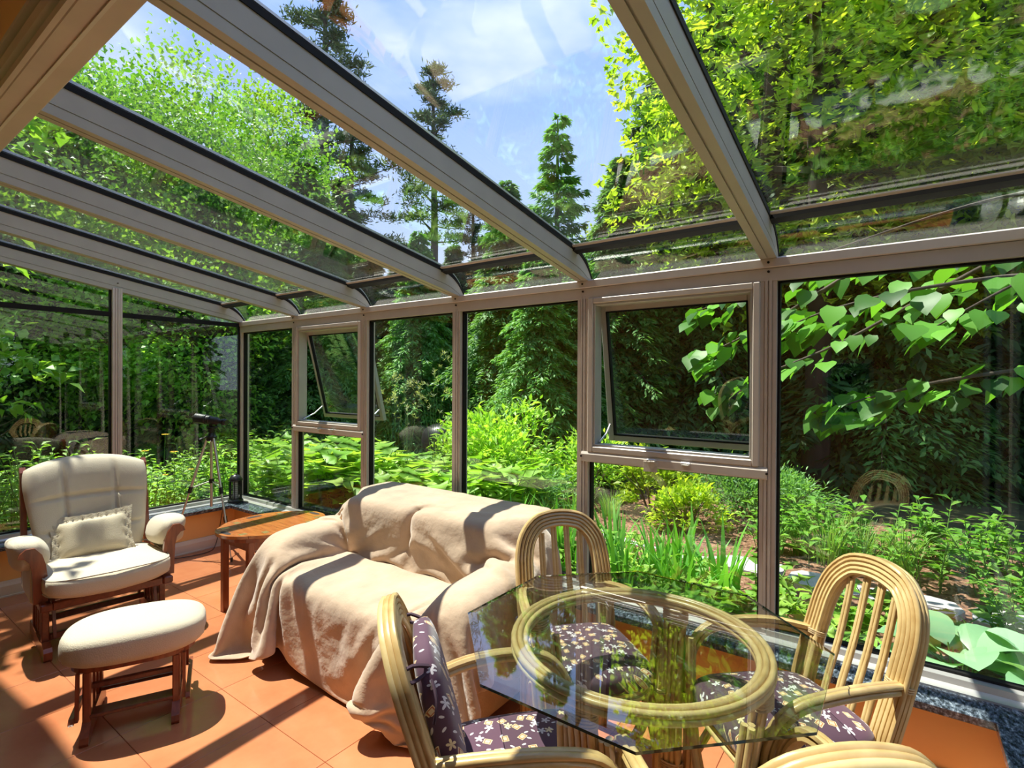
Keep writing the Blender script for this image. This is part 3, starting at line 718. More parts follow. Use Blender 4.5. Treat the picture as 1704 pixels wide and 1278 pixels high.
def drape_throw():
    """let a rectangular throw settle over the sofa (cloth simulation in a scratch scene); returns its grid"""
    ts = bpy.data.scenes.new('drape'); tmp = []
    def body(x0, x1, y0, y1, z0, z1, e=.26):
        bb = MB(); superell(bb, ((x0+x1)/2, (y0+y1)/2, (z0+z1)/2), ((x1-x0)/2, (y1-y0)/2, (z1-z0)/2), e, e, 48, 28)
        return bb
    solids = [body(2.16, 2.38, -1.04, -.34, 0, .60, .4), body(3.50, 3.72, -1.04, -.34, 0, .60, .4), body(2.2, 3.7, -.46, -.32, 0, .73), body(2.38, 2.94, -.60, -.40, .38, .765),
              body(2.94, 3.50, -.60, -.40, .38, .765), body(2.34, 3.54, -1.06, -.40, 0, .44, .2), MB().add([(-1, -5, 0), (7, -5, 0), (7, 3, 0), (-1, 3, 0)], [(0, 1, 2, 3)])]
    for k, bb in enumerate(solids):
        me = bb.mesh('solid', [M['sofa']]); o = bpy.data.objects.new('solid', me); ts.collection.objects.link(o); tmp.append(o)
        o.modifiers.new('c', 'COLLISION'); o.collision.thickness_outer = .012 if k < 6 else .008; o.collision.cloth_friction = 4 if k < 6 else 15; o.collision.damping = .3
    NX, NY = 76, 58; X0, X1, Y0, Y1 = 1.42, 4.26, -1.83, -.20; rr = random.Random(3)
    vs = []
    for j in range(NY):
        for i in range(NX):
            u, v = i/(NX-1), j/(NY-1); x = lerp(X0, X1, u); y = lerp(Y0, Y1, v)
            if v < .35: x = 2.85+(x-2.85)*(1-.2*(1-v/.35)**2)
            vs.append((x+.02*math.sin(v*9), y+.04*math.sin(u*7)*(1-v), .80+rr.uniform(-.004, .004)))
    fs = [(j*NX+i, j*NX+i+1, (j+1)*NX+i+1, (j+1)*NX+i) for j in range(NY-1) for i in range(NX-1)]
    me = bpy.data.meshes.new('throw'); me.from_pydata(vs, [], fs); o = bpy.data.objects.new('throw', me); ts.collection.objects.link(o); tmp.append(o)
    vg = o.vertex_groups.new(name='held'); vg.add([k for k, v in enumerate(vs) if v[1] > -.44 and 2.30 < v[0] < 3.62], 1, 'REPLACE')
    o.shape_key_add(name='Basis'); sk = o.shape_key_add(name='tuck'); dy = (Y1-Y0)/(NY-1)
    for k, v in enumerate(vs):
        if abs(Y0+dy*(k//NX)+.955) < dy*.75 and 2.42 < v[0] < 3.46:
            vg.add([k], 1, 'REPLACE'); sk.data[k].co = (v[0], -.63-.012*math.cos((v[0]-2.94)*20), .462)
    for k, v in enumerate(vs):                             # the valley between the two back cushions
        ym = Y0+dy*(k//NX)
        if -.93 < ym < -.62 and abs(v[0]-2.94) < (X1-X0)/(NX-1)*.55:
            t = (ym+.93)/.31; vg.add([k], 1, 'REPLACE'); sk.data[k].co = (2.94, lerp(-.625, -.545, t), lerp(.475, .745, t))
    sk.value = 0; sk.keyframe_insert('value', frame=4); sk.value = 1; sk.keyframe_insert('value', frame=26)
    cm = o.modifiers.new('cloth', 'CLOTH'); s = cm.settings; s.quality = 5; s.mass = .35; s.tension_stiffness = 12; s.compression_stiffness = 8
    s.shear_stiffness = 4; s.bending_stiffness = .35; s.air_damping = 1.2; s.vertex_group_mass = 'held'; s.pin_stiffness = 1
    cs = cm.collision_settings; cs.use_self_collision = True; cs.self_distance_min = .010; cs.distance_min = .008; cs.collision_quality = 2
    cm.point_cache.frame_end = 70; ts.frame_end = 70
    for f in range(1, 61): ts.frame_set(f)
    ev = o.evaluated_get(ts.view_layers[0].depsgraph); m = ev.to_mesh(); out = [tuple(v.co) for v in m.vertices]; ev.to_mesh_clear()
    for t_ in tmp: bpy.data.objects.remove(t_, do_unlink=True)
    bpy.data.scenes.remove(ts)
    return NX, NY, out
NX, NY, vs = drape_throw()
b = MB(); b.add(vs, [(j*NX+i, j*NX+i+1, (j+1)*NX+i+1, (j+1)*NX+i) for j in range(NY-1) for i in range(NX-1)])
tw = b.build('sofa_throw', M['fleece'], None, smooth=180)
tag(tw, 'plush beige throw draped over the sofa down to the floor', 'blanket')
sd = tw.modifiers.new('thickness', 'SOLIDIFY'); sd.thickness = .008; sd.offset = 1
ss = tw.modifiers.new('soften', 'SUBSURF'); ss.levels = 1; ss.render_levels = 1
# ================================================================= GLIDER CHAIR
gc = empty('glider_chair', (1.262, -1.492, 0), math.radians(-6), 'cream cushioned glider rocking chair with cherry wood frame', 'chair')
cw = .30
bk = MB(); nb_ = 56; tp_, bt_ = [], []
for jv in range(nb_+1):
    for iu in range(nb_+1):
        y, z = 2*iu/nb_-1, 2*jv/nb_-1
        y2, z2 = y*math.sqrt(1-.16*z**4), z*math.sqrt(1-.16*y**4)           # rounded corners
        e_ = max(0, 1-abs(y)**5)*max(0, 1-abs(z)**7)
        g = sum(math.exp(-((y-q)/.035)**2) for q in (-.42, .42))+.9*math.exp(-((z-.30)/.035)**2)+.7*math.exp(-((z+.35)/.035)**2)
        t_ = .085*e_**.45-.024*min(1.2, g)*e_
        pz = .665+.285*z2+.040*(1-y*y)*max(0, z); py = .292*y2*(1+.13*z); px = -.335-.115*z+.06*y*y
        tp_.append((px+t_, py, pz)); bt_.append((px-.035*e_**.4, py, pz))
qd = lambda o_: [(o_+j_*(nb_+1)+i_, o_+j_*(nb_+1)+i_+1, o_+(j_+1)*(nb_+1)+i_+1, o_+(j_+1)*(nb_+1)+i_) for j_ in range(nb_) for i_ in range(nb_)]
bk.add(tp_+bt_, qd(0)+[f_[::-1] for f_ in qd(len(tp_))]); bk.build('back_cushion', M['cushion'], gc, smooth=180)
def seatfn(p, x, y, z):
    if z > 0: p.z += .014*math.cos(x*1.4)*math.cos(y*1.4)
    p.x += .03*(1-y*y)*(1 if x > 0 else 0)
    p.z += .028*y*y*(.5+.5*x)                           # dished seat
    return p
se = MB(); superell(se, (.045, 0, .368), (.295, .290, .062), .45, .28, 56, 20, seatfn); so = se.build('seat_cushion', M['cushion'], gc, smooth=180)
for z in (.335, .415):
    pip = MB(); pip.tube([(.04+.285*math.copysign(abs(math.cos(a))**.28, math.cos(a))+(.03*(1-min(1, abs(math.sin(a))**.56)) if math.cos(a) > 0 else 0), .285*math.copysign(abs(math.sin(a))**.28, math.sin(a)), z+.014) for a in [2*PI*k/60 for k in range(60)]], .004, 5, closed=True)
    pip.build('piping', M['cushion'], so, smooth=60)
for s in (-1, 1):
    a = MB()
    def armfn(p, x, y, z):
        p.z += .02*x                                     # rises to the front
        p.y += s*.03*max(0, z)
        if x > .3: p.z += .006*math.sin(y*14)*(x-.3)
        return p
    superell(a, (.02, s*.318, .535), (.185, .080, .088), .62, .62, 36, 22, armfn); a.build('arm_pad', M['cushion'], gc, smooth=180)
    # curved front board of the arm
    out = [(s*.262, .300), (s*.262, .42), (s*.270, .50), (s*.285, .555), (s*.315, .595), (s*.350, .595), (s*.372, .575), (s*.380, .55), (s*.355, .545), (s*.335, .52), (s*.325, .47), (s*.322, .38), (s*.320, .300)]
    f = MB().prism(out if s > 0 else out[::-1], .185, .212, 0); f.build('arm_board', M['cherry'], gc)
    sk = MB().box(-.16, .185, s*.318-.012, s*.318+.012, .30, .50, bev=.008); sk.build('arm_skirt', M['cushion'], gc)
    p_ = MB()
    p_.prism([(-.262, .28), (-.222, .28), (-.345, .915), (-.37, .945), (-.395, .93), (-.395, .89)], s*.305-.014, s*.305+.014, 1); p_.xf(Matrix.Translation((-.045, 0, 0))); p_.build('back_post', M['cherry'], gc)
    r_ = MB(); r_.box(-.25, .27, s*.275-.025, s*.275+.025, .265, .305, bev=.006); r_.build('seat_rail', M['cherry_dark'], gc)
    # slatted side frame
    for x in (-.10, -.035, .03, .095): MB().box(x-.012, x+.012, s*.268-.009, s*.268+.009, .075, .24, bev=.003).build('slat', M['cherry_dark'], gc)
    MB().box(-.17, .17, s*.268-.02, s*.268+.02, .235, .262, bev=.004).build('side_rail', M['cherry_dark'], gc)
    for x in (-.155, .155): MB().box(x-.02, x+.02, s*.268-.016, s*.268+.016, .03, .24, bev=.004).build('side_post', M['cherry_dark'], gc)
    rn = [(-.25, .0), (.25, .0), (.262, .012), (.262, .05), (.25, .07), (.20, .085), (.12, .07), (-.12, .07), (-.20, .085), (-.25, .07), (-.262, .05), (-.262, .012)]
    MB().prism(rn, s*.268-.018, s*.268+.018, 1).build('runner', M['cherry'], gc)
    for x in (-.19, .19): MB().prism([(x-.012, .10), (x+.012, .10), (x*.72+.012, .28), (x*.72-.012, .28)], s*.232-.007, s*.232+.007, 1).build('glide_arm', M['cherry_dark'], gc)
fr = MB(); fr.box(.23, .262, -.25, .25, .262, .305, bev=.005); fr.build('front_rail', M['cherry_dark'], gc)
MB().box(-.25, -.215, -.25, .25, .262, .305, bev=.005).build('rear_rail', M['cherry_dark'], gc)
for x in (-.15, .15): MB().box(x-.012, x+.012, -.25, .25, .075, .11, bev=.004).build('stretcher', M['cherry_dark'], gc)
MB().box(-.2, .2, -.255, .255, .300, .322).build('seat_deck', M['cherry_dark'], gc)
# lumbar pillow lying on the seat
pw = MB()
def pilfn(u, v):
    x, y = 2*u-1, 2*v-1
    return x, y
n = 26; hw_, hh = .155, .115
top = []; bot = []
for j in range(n+1):
    for i in range(n+1):
        x, y = 2*i/n-1, 2*j/n-1
        ex, ey = max(0, 1-(abs(x)/.80)**4), max(0, 1-(abs(y)/.76)**4)
        d = .052*(ex*ey)**.5 + .004
        ruf = .006*math.sin(i*2.3+j*1.1)*(1 if max(abs(x)/.80, abs(y)/.76) > 1 else 0)
        fl = 1+.10*(abs(x)*abs(y))**2
        top.append((x*hw_*1.22*fl, y*hh*1.28*fl, d+ruf)); bot.append((x*hw_*1.22*fl, y*hh*1.28*fl, -d*.7+ruf))
q = lambda o_: [(o_+j*(n+1)+i, o_+j*(n+1)+i+1, o_+(j+1)*(n+1)+i+1, o_+(j+1)*(n+1)+i) for j in range(n) for i in range(n)]
m_ = len(top); pw.add(top+bot, q(0)+[f_[::-1] for f_ in q(m_)])
rim = [(k, k+m_) for k in range(m_)]
po = pw.build('lumbar_pillow', M['pillow'], None, smooth=180)
tag(po, 'small flanged beige pillow propped on the glider seat', 'pillow')
Mg = Matrix.Translation((1.262, -1.492, 0)) @ Matrix.Rotation(math.radians(-6), 4, 'Z')
po.matrix_world = Mg @ Matrix.Translation((-.125, -.015, .525)) @ Matrix.Rotation(math.radians(-9), 4, 'Z') @ Matrix.Rotation(math.radians(4), 4, 'X') @ Matrix.Rotation(math.radians(58), 4, 'Y') @ Matrix.Rotation(math.radians(90), 4, 'Z')
# ================================================================= OTTOMAN
ot = empty('glider_ottoman', (2.325, -1.668, 0), math.radians(-25), 'cream cushioned glider ottoman with cherry wood base', 'ottoman')
def otfn(p, x, y, z):
    if z > 0: p.z += .012*math.cos(x*1.2)*math.cos(y*1.2)
    if -.5 < z < .1: p.x += .0035*math.sin(40*y+9*x); p.y += .0035*math.sin(40*x-9*y)
    return p
oc = MB(); superell(oc, (0, 0, .352), (.192, .266, .072), .55, .72, 64, 24, otfn); oc.build('cushion', M['cushion'], ot, smooth=180)
dk = MB(); dk.prism([(.160*math.copysign(abs(math.cos(a))**.6, math.cos(a)), .225*math.copysign(abs(math.sin(a))**.6, math.sin(a))) for a in [2*PI*k/32 for k in range(32)]], .277, .300, 2); dk.build('deck', M['cherry'], ot)
for s in (-1, 1):
    y = s*.155
    for x in (-.07, 0, .07): MB().box(x-.011, x+.011, y-.008, y+.008, .07, .277, bev=.003).build('slat', M['cherry'], ot)
    for x in (-.125, .125): MB().box(x-.018, x+.018, y-.014, y+.014, .03, .277, bev=.004).build('leg', M['cherry'], ot)
    rn = [(-.19, 0), (-.15, 0), (-.13, .015), (.13, .015), (.15, 0), (.19, 0), (.198, .014), (.190, .035), (.14, .075), (.10, .085), (-.10, .085), (-.14, .075), (-.190, .035), (-.198, .014)]
    MB().prism(rn, y-.015, y+.015, 1).build('runner', M['cherry'], ot)
    for x in (-.15, .15): 
        MB().prism([(x-.012, .09), (x+.012, .09), (x*.9+.010, .278), (x*.9-.010, .278)], y+s*.03-.006, y+s*.03+.006, 1).build('glide_arm', M['cherry'], ot)
    MB().prism([(-.17, .085), (.17, .085), (.185, .10), (.17, .115), (-.17, .115), (-.185, .10)], y+s*.045-.008, y+s*.045+.008, 1).build('glide_rail', M['cherry'], ot)
for x in (-.10, .10): MB().box(x-.01, x+.01, -.15, .15, .19, .212, bev=.003).build('stretcher', M['cherry_dark'], ot)
for x in (-.11, .11): MB().box(x-.035, x+.035, -.145, .145, .085, .10, bev=.003).build('foot_board', M['cherry_dark'], ot)
# ================================================================= SIDE TABLE
st = empty('side_table', (1.745, -.70, 0), 0, 'small oval mahogany tray table with brass hinges beside the sofa', 'table')
NS = 48
def oval(r, n=NS, e=.8): return [(r[0]*math.copysign(abs(math.cos(2*PI*k/n))**e, math.cos(2*PI*k/n)), r[1]*math.copysign(abs(math.sin(2*PI*k/n))**e, math.sin(2*PI*k/n))) for k in range(n)]
TRX, TRY = .285, .345
MB().prism([(-.175, -.255), (.175, -.255), (.175, .255), (-.175, .255)], .5225, .5405, 2).build('tray', M['table_wood'], st)
def flap(name, sgn, ax):
    pts = []
    for k in range(25):
        a = -PI/4+PI/2*k/24
        if ax == 0: pts.append((sgn*(.177+(TRX-.177)*max(0, 1-(abs(2*k/24-1))**2.4)), .255*(2*k/24-1)))
        else: pts.append((.175*(2*k/24-1), sgn*(.257+(TRY-.257)*max(0, 1-(abs(2*k/24-1))**2.4))))
    if ax == 0: poly = pts+[(sgn*.177, .255), (sgn*.177, -.255)]
    else: poly = pts+[(.175, sgn*.257), (-.175, sgn*.257)]
    poly = poly if (sgn > 0) == (ax == 0) else poly[::-1]
    fo = MB().prism(poly, .5225, .5405, 2).build(name, M['table_wood'], st)
    hh_ = MB()                                            # dark plate painted as the shade inside a hand hole
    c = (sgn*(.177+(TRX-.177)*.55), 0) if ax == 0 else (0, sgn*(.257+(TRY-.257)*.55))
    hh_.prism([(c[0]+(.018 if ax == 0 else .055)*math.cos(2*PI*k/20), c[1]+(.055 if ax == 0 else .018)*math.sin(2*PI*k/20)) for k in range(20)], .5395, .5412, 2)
    hh_.build('hand_hole_shade', M['dark'], fo)
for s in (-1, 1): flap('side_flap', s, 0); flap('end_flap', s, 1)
for s in (-1, 1):
    for y in (-.15, .15): MB().box(s*.176-.022, s*.176+.022, y-.017, y+.017, .5400, .5422, bev=.0008).build('hinge', M['brass'], st)
    for x in (-.11, .11): MB().box(x-.017, x+.017, s*.256-.022, s*.256+.022, .5400, .5422, bev=.0008).build('hinge', M['brass'], st)
for x in (-.155, .155):
    for y in (-.235, .235): MB().box(x-.019, x+.019, y-.019, y+.019, 0, .4975, bev=.003).build('leg', M['table_leg'], st)
for y in (-.235, .235): MB().box(-.136, .136, y-.011, y+.011, .440, .4975).build('apron', M['table_leg'], st)
for x in (-.155, .155): MB().box(x-.011, x+.011, -.216, .216, .440, .4975).build('apron', M['table_leg'], st)
ap = MB().prism(oval((TRX-.03, TRY-.03), 40), .4985, .5215, 2); ap.build('under_rim', M['table_leg'], st)
# ================================================================= TRIPOD, SCOPE, LANTERN, CORD
tp = empty('tripod', (.345, -.45, 0), 0, 'silver camera tripod with black clamps standing in the glass corner', 'tripod')
hd = Vector((0, 0, .98))
feet = [Vector((.215-.345, -.735+.45, 0)), Vector((.225-.345, -.245+.45, 0)), Vector((.345, .0, 0))]
for f_ in feet:
    l = MB(); top_ = hd+Vector((f_.x, f_.y, 0)).normalized()*.035
    A = [top_.lerp(f_, t) for t in (0, .42, .46, .74, .78, 1)]
    l.tube([A[0], A[1]], .0115, 8); l.tube([A[1], A[3]], .0085, 8); l.tube([A[3], A[5]], .006, 8)
    lo = l.build('leg', M['steel'], tp, smooth=50)
    for a_, b_ in ((A[1], A[2]), (A[3], A[4])): MB().tube([a_.lerp(b_, -.3), b_], .0165, 8).build('clamp', M['blackmetal'], lo, smooth=50)
    MB().tube([f_+Vector((0, 0, .03)), f_], .011, 8).build('rubber_foot', M['blackmetal'], lo)
    br_ = MB(); mid = top_.lerp(f_, .42); br_.tube([mid, Vector((0, 0, mid.z+.05))], .005, 6); br_.build('brace', M['steel'], lo)
MB().tube([(0, 0, .40), (0, 0, 1.0)], .0125, 10).build('center_column', M['steel'], tp, smooth=50)
MB().tube([(0, 0, .60), (0, 0, .635)], .021, 10).build('collar', M['blackmetal'], tp, smooth=50)
b = MB(); b.lathe([(.030, .955), (.042, .965), (.042, .995), (.030, 1.005), (.022, 1.03), (.030, 1.035), (.030, 1.055), (.036, 1.06), (.036, 1.072)], n=16); b.box(-.045, .045, -.028, .028, 1.068, 1.080, bev=.004); b.build('pan_head', M['blackmetal'], tp, smooth=40)
b = MB(); b.tube([(0, 0, 1.02), (.05, -.10, .985)], .005, 6); b.tube([(.05, -.10, .985), (.062, -.125, .975)], .014, 8); b.build('pan_handle', M['blackmetal'], tp, smooth=40)
sc_ = empty('spotting_scope', (.345, -.45, 1.0805), math.radians(205), 'black spotting scope mounted on the silver tripod', 'telescope')
b = MB(); prof = [(.022, -.145), (.024, -.142), (.024, -.105), (.018, -.10), (.018, -.075), (.032, -.055), (.034, .0), (.034, .03), (.038, .05), (.042, .10), (.043, .15), (.040, .152)]
b.lathe(prof, n=18); b.xf(Matrix.Translation((0, 0, .052)) @ Matrix.Rotation(math.radians(84), 4, 'Y')); b.build('body', M['scope'], sc_, smooth=40)
for z0, r_ in ((.06, .041), (.02, .037), (-.12, .0265)):
    b = MB(); b.lathe([(r_-.002, z0-.014), (r_+.002, z0-.010), (r_+.002, z0+.010), (r_-.002, z0+.014)], n=18)
    b.xf(Matrix.Translation((0, 0, .052)) @ Matrix.Rotation(math.radians(84), 4, 'Y')); b.build('grip_ring', M['blackmetal'], sc_, smooth=40)
MB().box(-.018, .018, -.012, .012, 0, .030, bev=.003).build('foot', M['blackmetal'], sc_)
ln = empty('insect_lantern', (.150, -.150, ZS+.0005), 0, 'black caged electric insect lantern on the granite sill', 'lantern')
b = MB(); b.lathe([(.066, 0), (.066, .02), (.056, .03), (.054, .035)], n=20); b.build('base', M['blackmetal'], ln, smooth=40)
b = MB(); b.lathe([(.052, .195), (.060, .20), (.060, .212), (.035, .245), (.012, .255), (.012, .262)], n=20); b.build('cap', M['blackmetal'], ln, smooth=40)
for k in range(10):
    a = 2*PI*k/10; MB().tube([(.050*math.cos(a), .050*math.sin(a), .03), (.050*math.cos(a), .050*math.sin(a), .20)], .0045, 5).build('cage_bar', M['blackmetal'], ln)
b = MB()
for j in range(9): b.tube([(.047*math.cos(2*PI*k/20), .047*math.sin(2*PI*k/20), .045+j*.0175) for k in range(20)], .0018, 4, closed=True)
b.build('cage_grid', M['blackmetal'], ln)
MB().lathe([(.020, .032), (.022, .04), (.022, .19), (.018, .198)], n=14).build('tube_core', mat('frosted_tube', (.62, .66, .70), .25), ln, smooth=40)
cp = catmull([(.150, -.212, ZS+.012), (.175, -.25, ZS+.008), (.238, -.30, ZS+.006), (.2455, -.315, .30), (.222, -.335, .12), (.235, -.37, .02), (.30, -.45, .005), (.30, -.60, .005), (.235, -.78, .005), (.225, -1.0, .005), (.23, -1.3, .005)], 5)
tag(MB().tube(cp, .0032, 6).build('power_cord', M['cord'], None, smooth=60), 'thin black power cord running from the lantern down to the floor', 'cord')
tag(MB().box(4.035, 4.105, -.0625, -.0585, 1.030, 1.082, bev=.001).build('paper_tag', M['paper']), 'small cream paper tag taped to the near awning window rail', 'tag')
# ================================================================= GARDEN
import numpy as np
RN = np.random.default_rng(11)
CX, CY = 5.06, -2.60
def at_az(az, d): a = math.radians(az); return CX+d*math.sin(a), CY+d*math.cos(a)
M['bark'] = mat('grey_brown_bark', (.10, .075, .055), .9, 0, .35, 12, .6, 30, stretch=(1, 1, .25))
M['bark_dark'] = mat('dark_bark', (.045, .034, .027), .9, 0, .35, 12, .6, 30, stretch=(1, 1, .25))
M['bark_pale'] = mat('pale_bark', (.26, .25, .22), .85, 0, .3, 9, .4, 30, stretch=(1, 1, 2))
M['stem'] = mat('green_stem', (.14, .26, .06), .6, 0, .2)
M['lf_bright'] = leafmat('bright_leaf', (.15, .37, .04), (.36, .57, .09), .40)
M['lf_lobed'] = leafmat('lobed_leaf', (.21, .45, .045), (.47, .66, .12), .42)
M['lf_maple'] = leafmat('maple_leaf', (.22, .40, .03), (.50, .60, .07), .5)
M['lf_mid'] = leafmat('mid_green_leaf', (.08, .25, .03), (.24, .44, .08), .4)
M['lf_dark'] = leafmat('dark_needle', (.030, .085, .028), (.10, .21, .065), .3, .6)
M['lf_hem'] = leafmat('hemlock_needle', (.10, .27, .07), (.24, .46, .13), .38, .5)
M['lf_pine'] = leafmat('pine_needle', (.035, .075, .035), (.10, .15, .065), .2, .6)
M['lf_iris'] = leafmat('iris_blade', (.09, .32, .04), (.20, .48, .08), .35, .45, spec=.2)
M['lf_grass'] = leafmat('grass_blade', (.16, .36, .07), (.36, .54, .16), .35, .5)
M['lf_hosta'] = leafmat('hosta_leaf', (.22, .44, .22), (.30, .52, .28), .25, .35)
M['lf_linden'] = leafmat('linden_leaf', (.028, .12, .018), (.17, .42, .05), .42, .42, island=False, spec=.3)
M['lf_plume'] = leafmat('seed_plume', (.34, .38, .20), (.50, .52, .30), .4)
M['yellow'] = leafmat('yellow_petal', (.80, .50, .02), (.90, .62, .04), .3)
M['pink'] = leafmat('pink_petal', (.60, .16, .28), (.72, .26, .40), .3)
M['disc'] = mat('flower_disc', (.35, .16, .02), .8)
def npmesh(name, V, F, m, smooth_=False):
    me = bpy.data.meshes.new(name); V = np.asarray(V, np.float32).reshape(-1, 3); F = np.asarray(F, np.int32)
    k = F.shape[1]; me.vertices.add(len(V)); me.vertices.foreach_set('co', V.ravel())
    me.loops.add(F.size); me.loops.foreach_set('vertex_index', F.ravel())
    me.polygons.add(len(F)); me.polygons.foreach_set('loop_start', np.arange(0, F.size, k, dtype=np.int32))
    me.materials.append(m); me.update(calc_edges=True)
    if smooth_: me.polygons.foreach_set('use_smooth', np.ones(len(F), bool))
    return me
def unit(v): return v/np.maximum(1e-9, np.linalg.norm(v, axis=-1, keepdims=True))
def frames(d, up):
    d = unit(d); s = unit(np.cross(d, up)+1e-6); n = np.cross(s, d); return d, s, n
def leaves(P, D, U, ln, wd, fold=.25, droop=.2, kind='fold'):
    """P base points, D direction, U rough normal, arrays; ln, wd arrays -> verts, quads"""
    n = len(P); d, s, nn = frames(D, U); ln = np.broadcast_to(ln, (n,))[:, None]; wd = np.broadcast_to(wd, (n,))[:, None]
    if kind == 'quad':
        V = np.stack([P, P+d*ln*.5+s*wd*.5, P+d*ln-nn*ln*droop, P+d*ln*.5-s*wd*.5], 1)
        F = np.arange(n*4).reshape(n, 4)
    elif kind == 'lobed':                                 # seven-point palmate leaf as a fan of quads
        pts = [(0, 0), (.20, .30), (.10, .62), (.42, .34), (.52, .80), (.66, .30), (1.0, .0)]
        L_ = [P+d*ln*a+s*wd*b-nn*ln*droop*a*a+nn*wd*fold*b for a, b in pts]; R_ = [P+d*ln*a-s*wd*b-nn*ln*droop*a*a+nn*wd*fold*b for a, b in pts]
        mid = P+d*ln*.38-nn*ln*droop*.14
        V = np.stack([P, mid, L_[6]]+L_[1:6]+R_[1:6], 1)  # 0 base,1 mid,2 tip,3..7 left,8..12 right
        q = np.array([(0, 1, 3, 4), (1, 5, 6, 7), (1, 7, 2, 12), (1, 12, 11, 10), (0, 9, 8, 1), (4, 3, 1, 5), (9, 10, 1, 8)])
        F = (np.arange(n)[:, None, None]*13+q[None]).reshape(-1, 4)
    else:
        tip = P+d*ln-nn*ln*droop
        a = P+d*ln*.45; l = a+s*wd*.5+nn*wd*fold; r = a-s*wd*.5+nn*wd*fold; m_ = a-nn*ln*droop*.15
        V = np.stack([P, l, tip, r, m_], 1)
        q = np.array([(0, 4, 2, 1), (0, 3, 2, 4)])
        F = (np.arange(n)[:, None, None]*5+q[None]).reshape(-1, 4)
    return V.reshape(-1, 3), F
def join(parts):
    Vs, Fs, o = [], [], 0
    for V, F in parts: Vs.append(V); Fs.append(F+o); o += len(V)
    return np.concatenate(Vs), np.concatenate(Fs)
def rdir(n, zlo=-1., zhi=1.):
    z = RN.uniform(zlo, zhi, n); a = RN.uniform(0, 2*PI, n); r = np.sqrt(1-z*z); return np.stack([r*np.cos(a), r*np.sin(a), z], 1)
# --- ground
GZ = .08
def ground_mat():
    m, t, b = newmat('mulch_and_soil')
    geo = N(t, 'ShaderNodeNewGeometry')
    n1 = N(t, 'ShaderNodeTexNoise'); n1.inputs['Scale'].default_value = 26; n1.inputs['Detail'].default_value = 8; n1.inputs['Roughness'].default_value = .75; L(t, geo.outputs['Position'], n1.inputs[0])
    r = N(t, 'ShaderNodeValToRGB'); L(t, n1.outputs[0], r.inputs[0]); e_ = r.color_ramp.elements
    e_[0].position = .36; e_[0].color = (.055, .022, .012, 1); e_[1].position = .66; e_[1].color = (.58, .36, .24, 1); k_ = e_.new(.5); k_.color = (.32, .15, .085, 1)
    L(t, r.outputs[0], b.inputs['Base Color']); b.inputs['Roughness'].default_value = .95
    bp = N(t, 'ShaderNodeBump'); bp.inputs['Strength'].default_value = .9; bp.inputs['Distance'].default_value = .03; L(t, n1.outputs[0], bp.inputs['Height']); L(t, bp.outputs[0], b.inputs['Normal'])
    return m
M['mulch'] = ground_mat()
M['lawn'] = mat('mown_lawn', (.09, .22, .03), .9, 0, .4, 14, .8, 60, col2=(.24, .40, .08))
M['forest_floor'] = mat('forest_floor', (.05, .042, .022), .95, 0, .5, 5, .8, 30, col2=(.11, .12, .04))
M['stone'] = mat('pale_paving_stone', (.46, .44, .43), .8, 0, .15, 7, .3, 40)
def ground(name, x0, x1, y0, y1, z, m, label):
    n = 24
    b = MB(); b.grid(n, n, lambda u, v: (lerp(x0, x1, u), lerp(y0, y1, v), z+.035*math.sin(u*11+v*3)*math.sin(v*9)*(1 if 0 < u < 1 and 0 < v < 1 else 0)))
    o = b.build(name, m, None, smooth=180); return tag(o, label, kind='structure')
ground('ground_front', -70, 70, .05, 75, GZ-.03, M['forest_floor'], 'wooded ground beyond the long glass front')
ground('ground_left', -70, -.05, -60, .05, GZ-.03, M['forest_floor'], 'wooded ground beyond the far gable')
ground('ground_right', XE+.05, 70, -60, .05, GZ-.03, M['forest_floor'], 'ground beyond the near gable')
ground('ground_mulch', 1.4, 8.5, .06, 3.6, GZ+.03, M['mulch'], 'reddish mulch bed along the path')
ground('ground_lawn', -9.0, -1.6, -6, 3.5, GZ+.02, M['lawn'], 'sunny lawn beyond the flower bed')
pa = struct('path', 'pale flagstone path through the mulch bed')
xs = 2.75
for k in range(9):
    w_ = rnd.uniform(.34, .48); c = Vector((xs+w_/2, 1.72-.055*(xs-2.75)*1.9+rnd.uniform(-.03, .03), GZ+.05)); xs += w_+.03
    poly = []
    for j in range(9):
        a = 2*PI*j/9; r_ = rnd.uniform(.92, 1.04); poly.append((c.x+w_*.52*r_*math.copysign(abs(math.cos(a))**.6, math.cos(a)), c.y+.17*r_*math.copysign(abs(math.sin(a))**.6, math.sin(a))))
    MB().prism(poly, GZ-.02, GZ+.055+rnd.uniform(-.006, .008), 2).build('stone', M['stone'], pa)
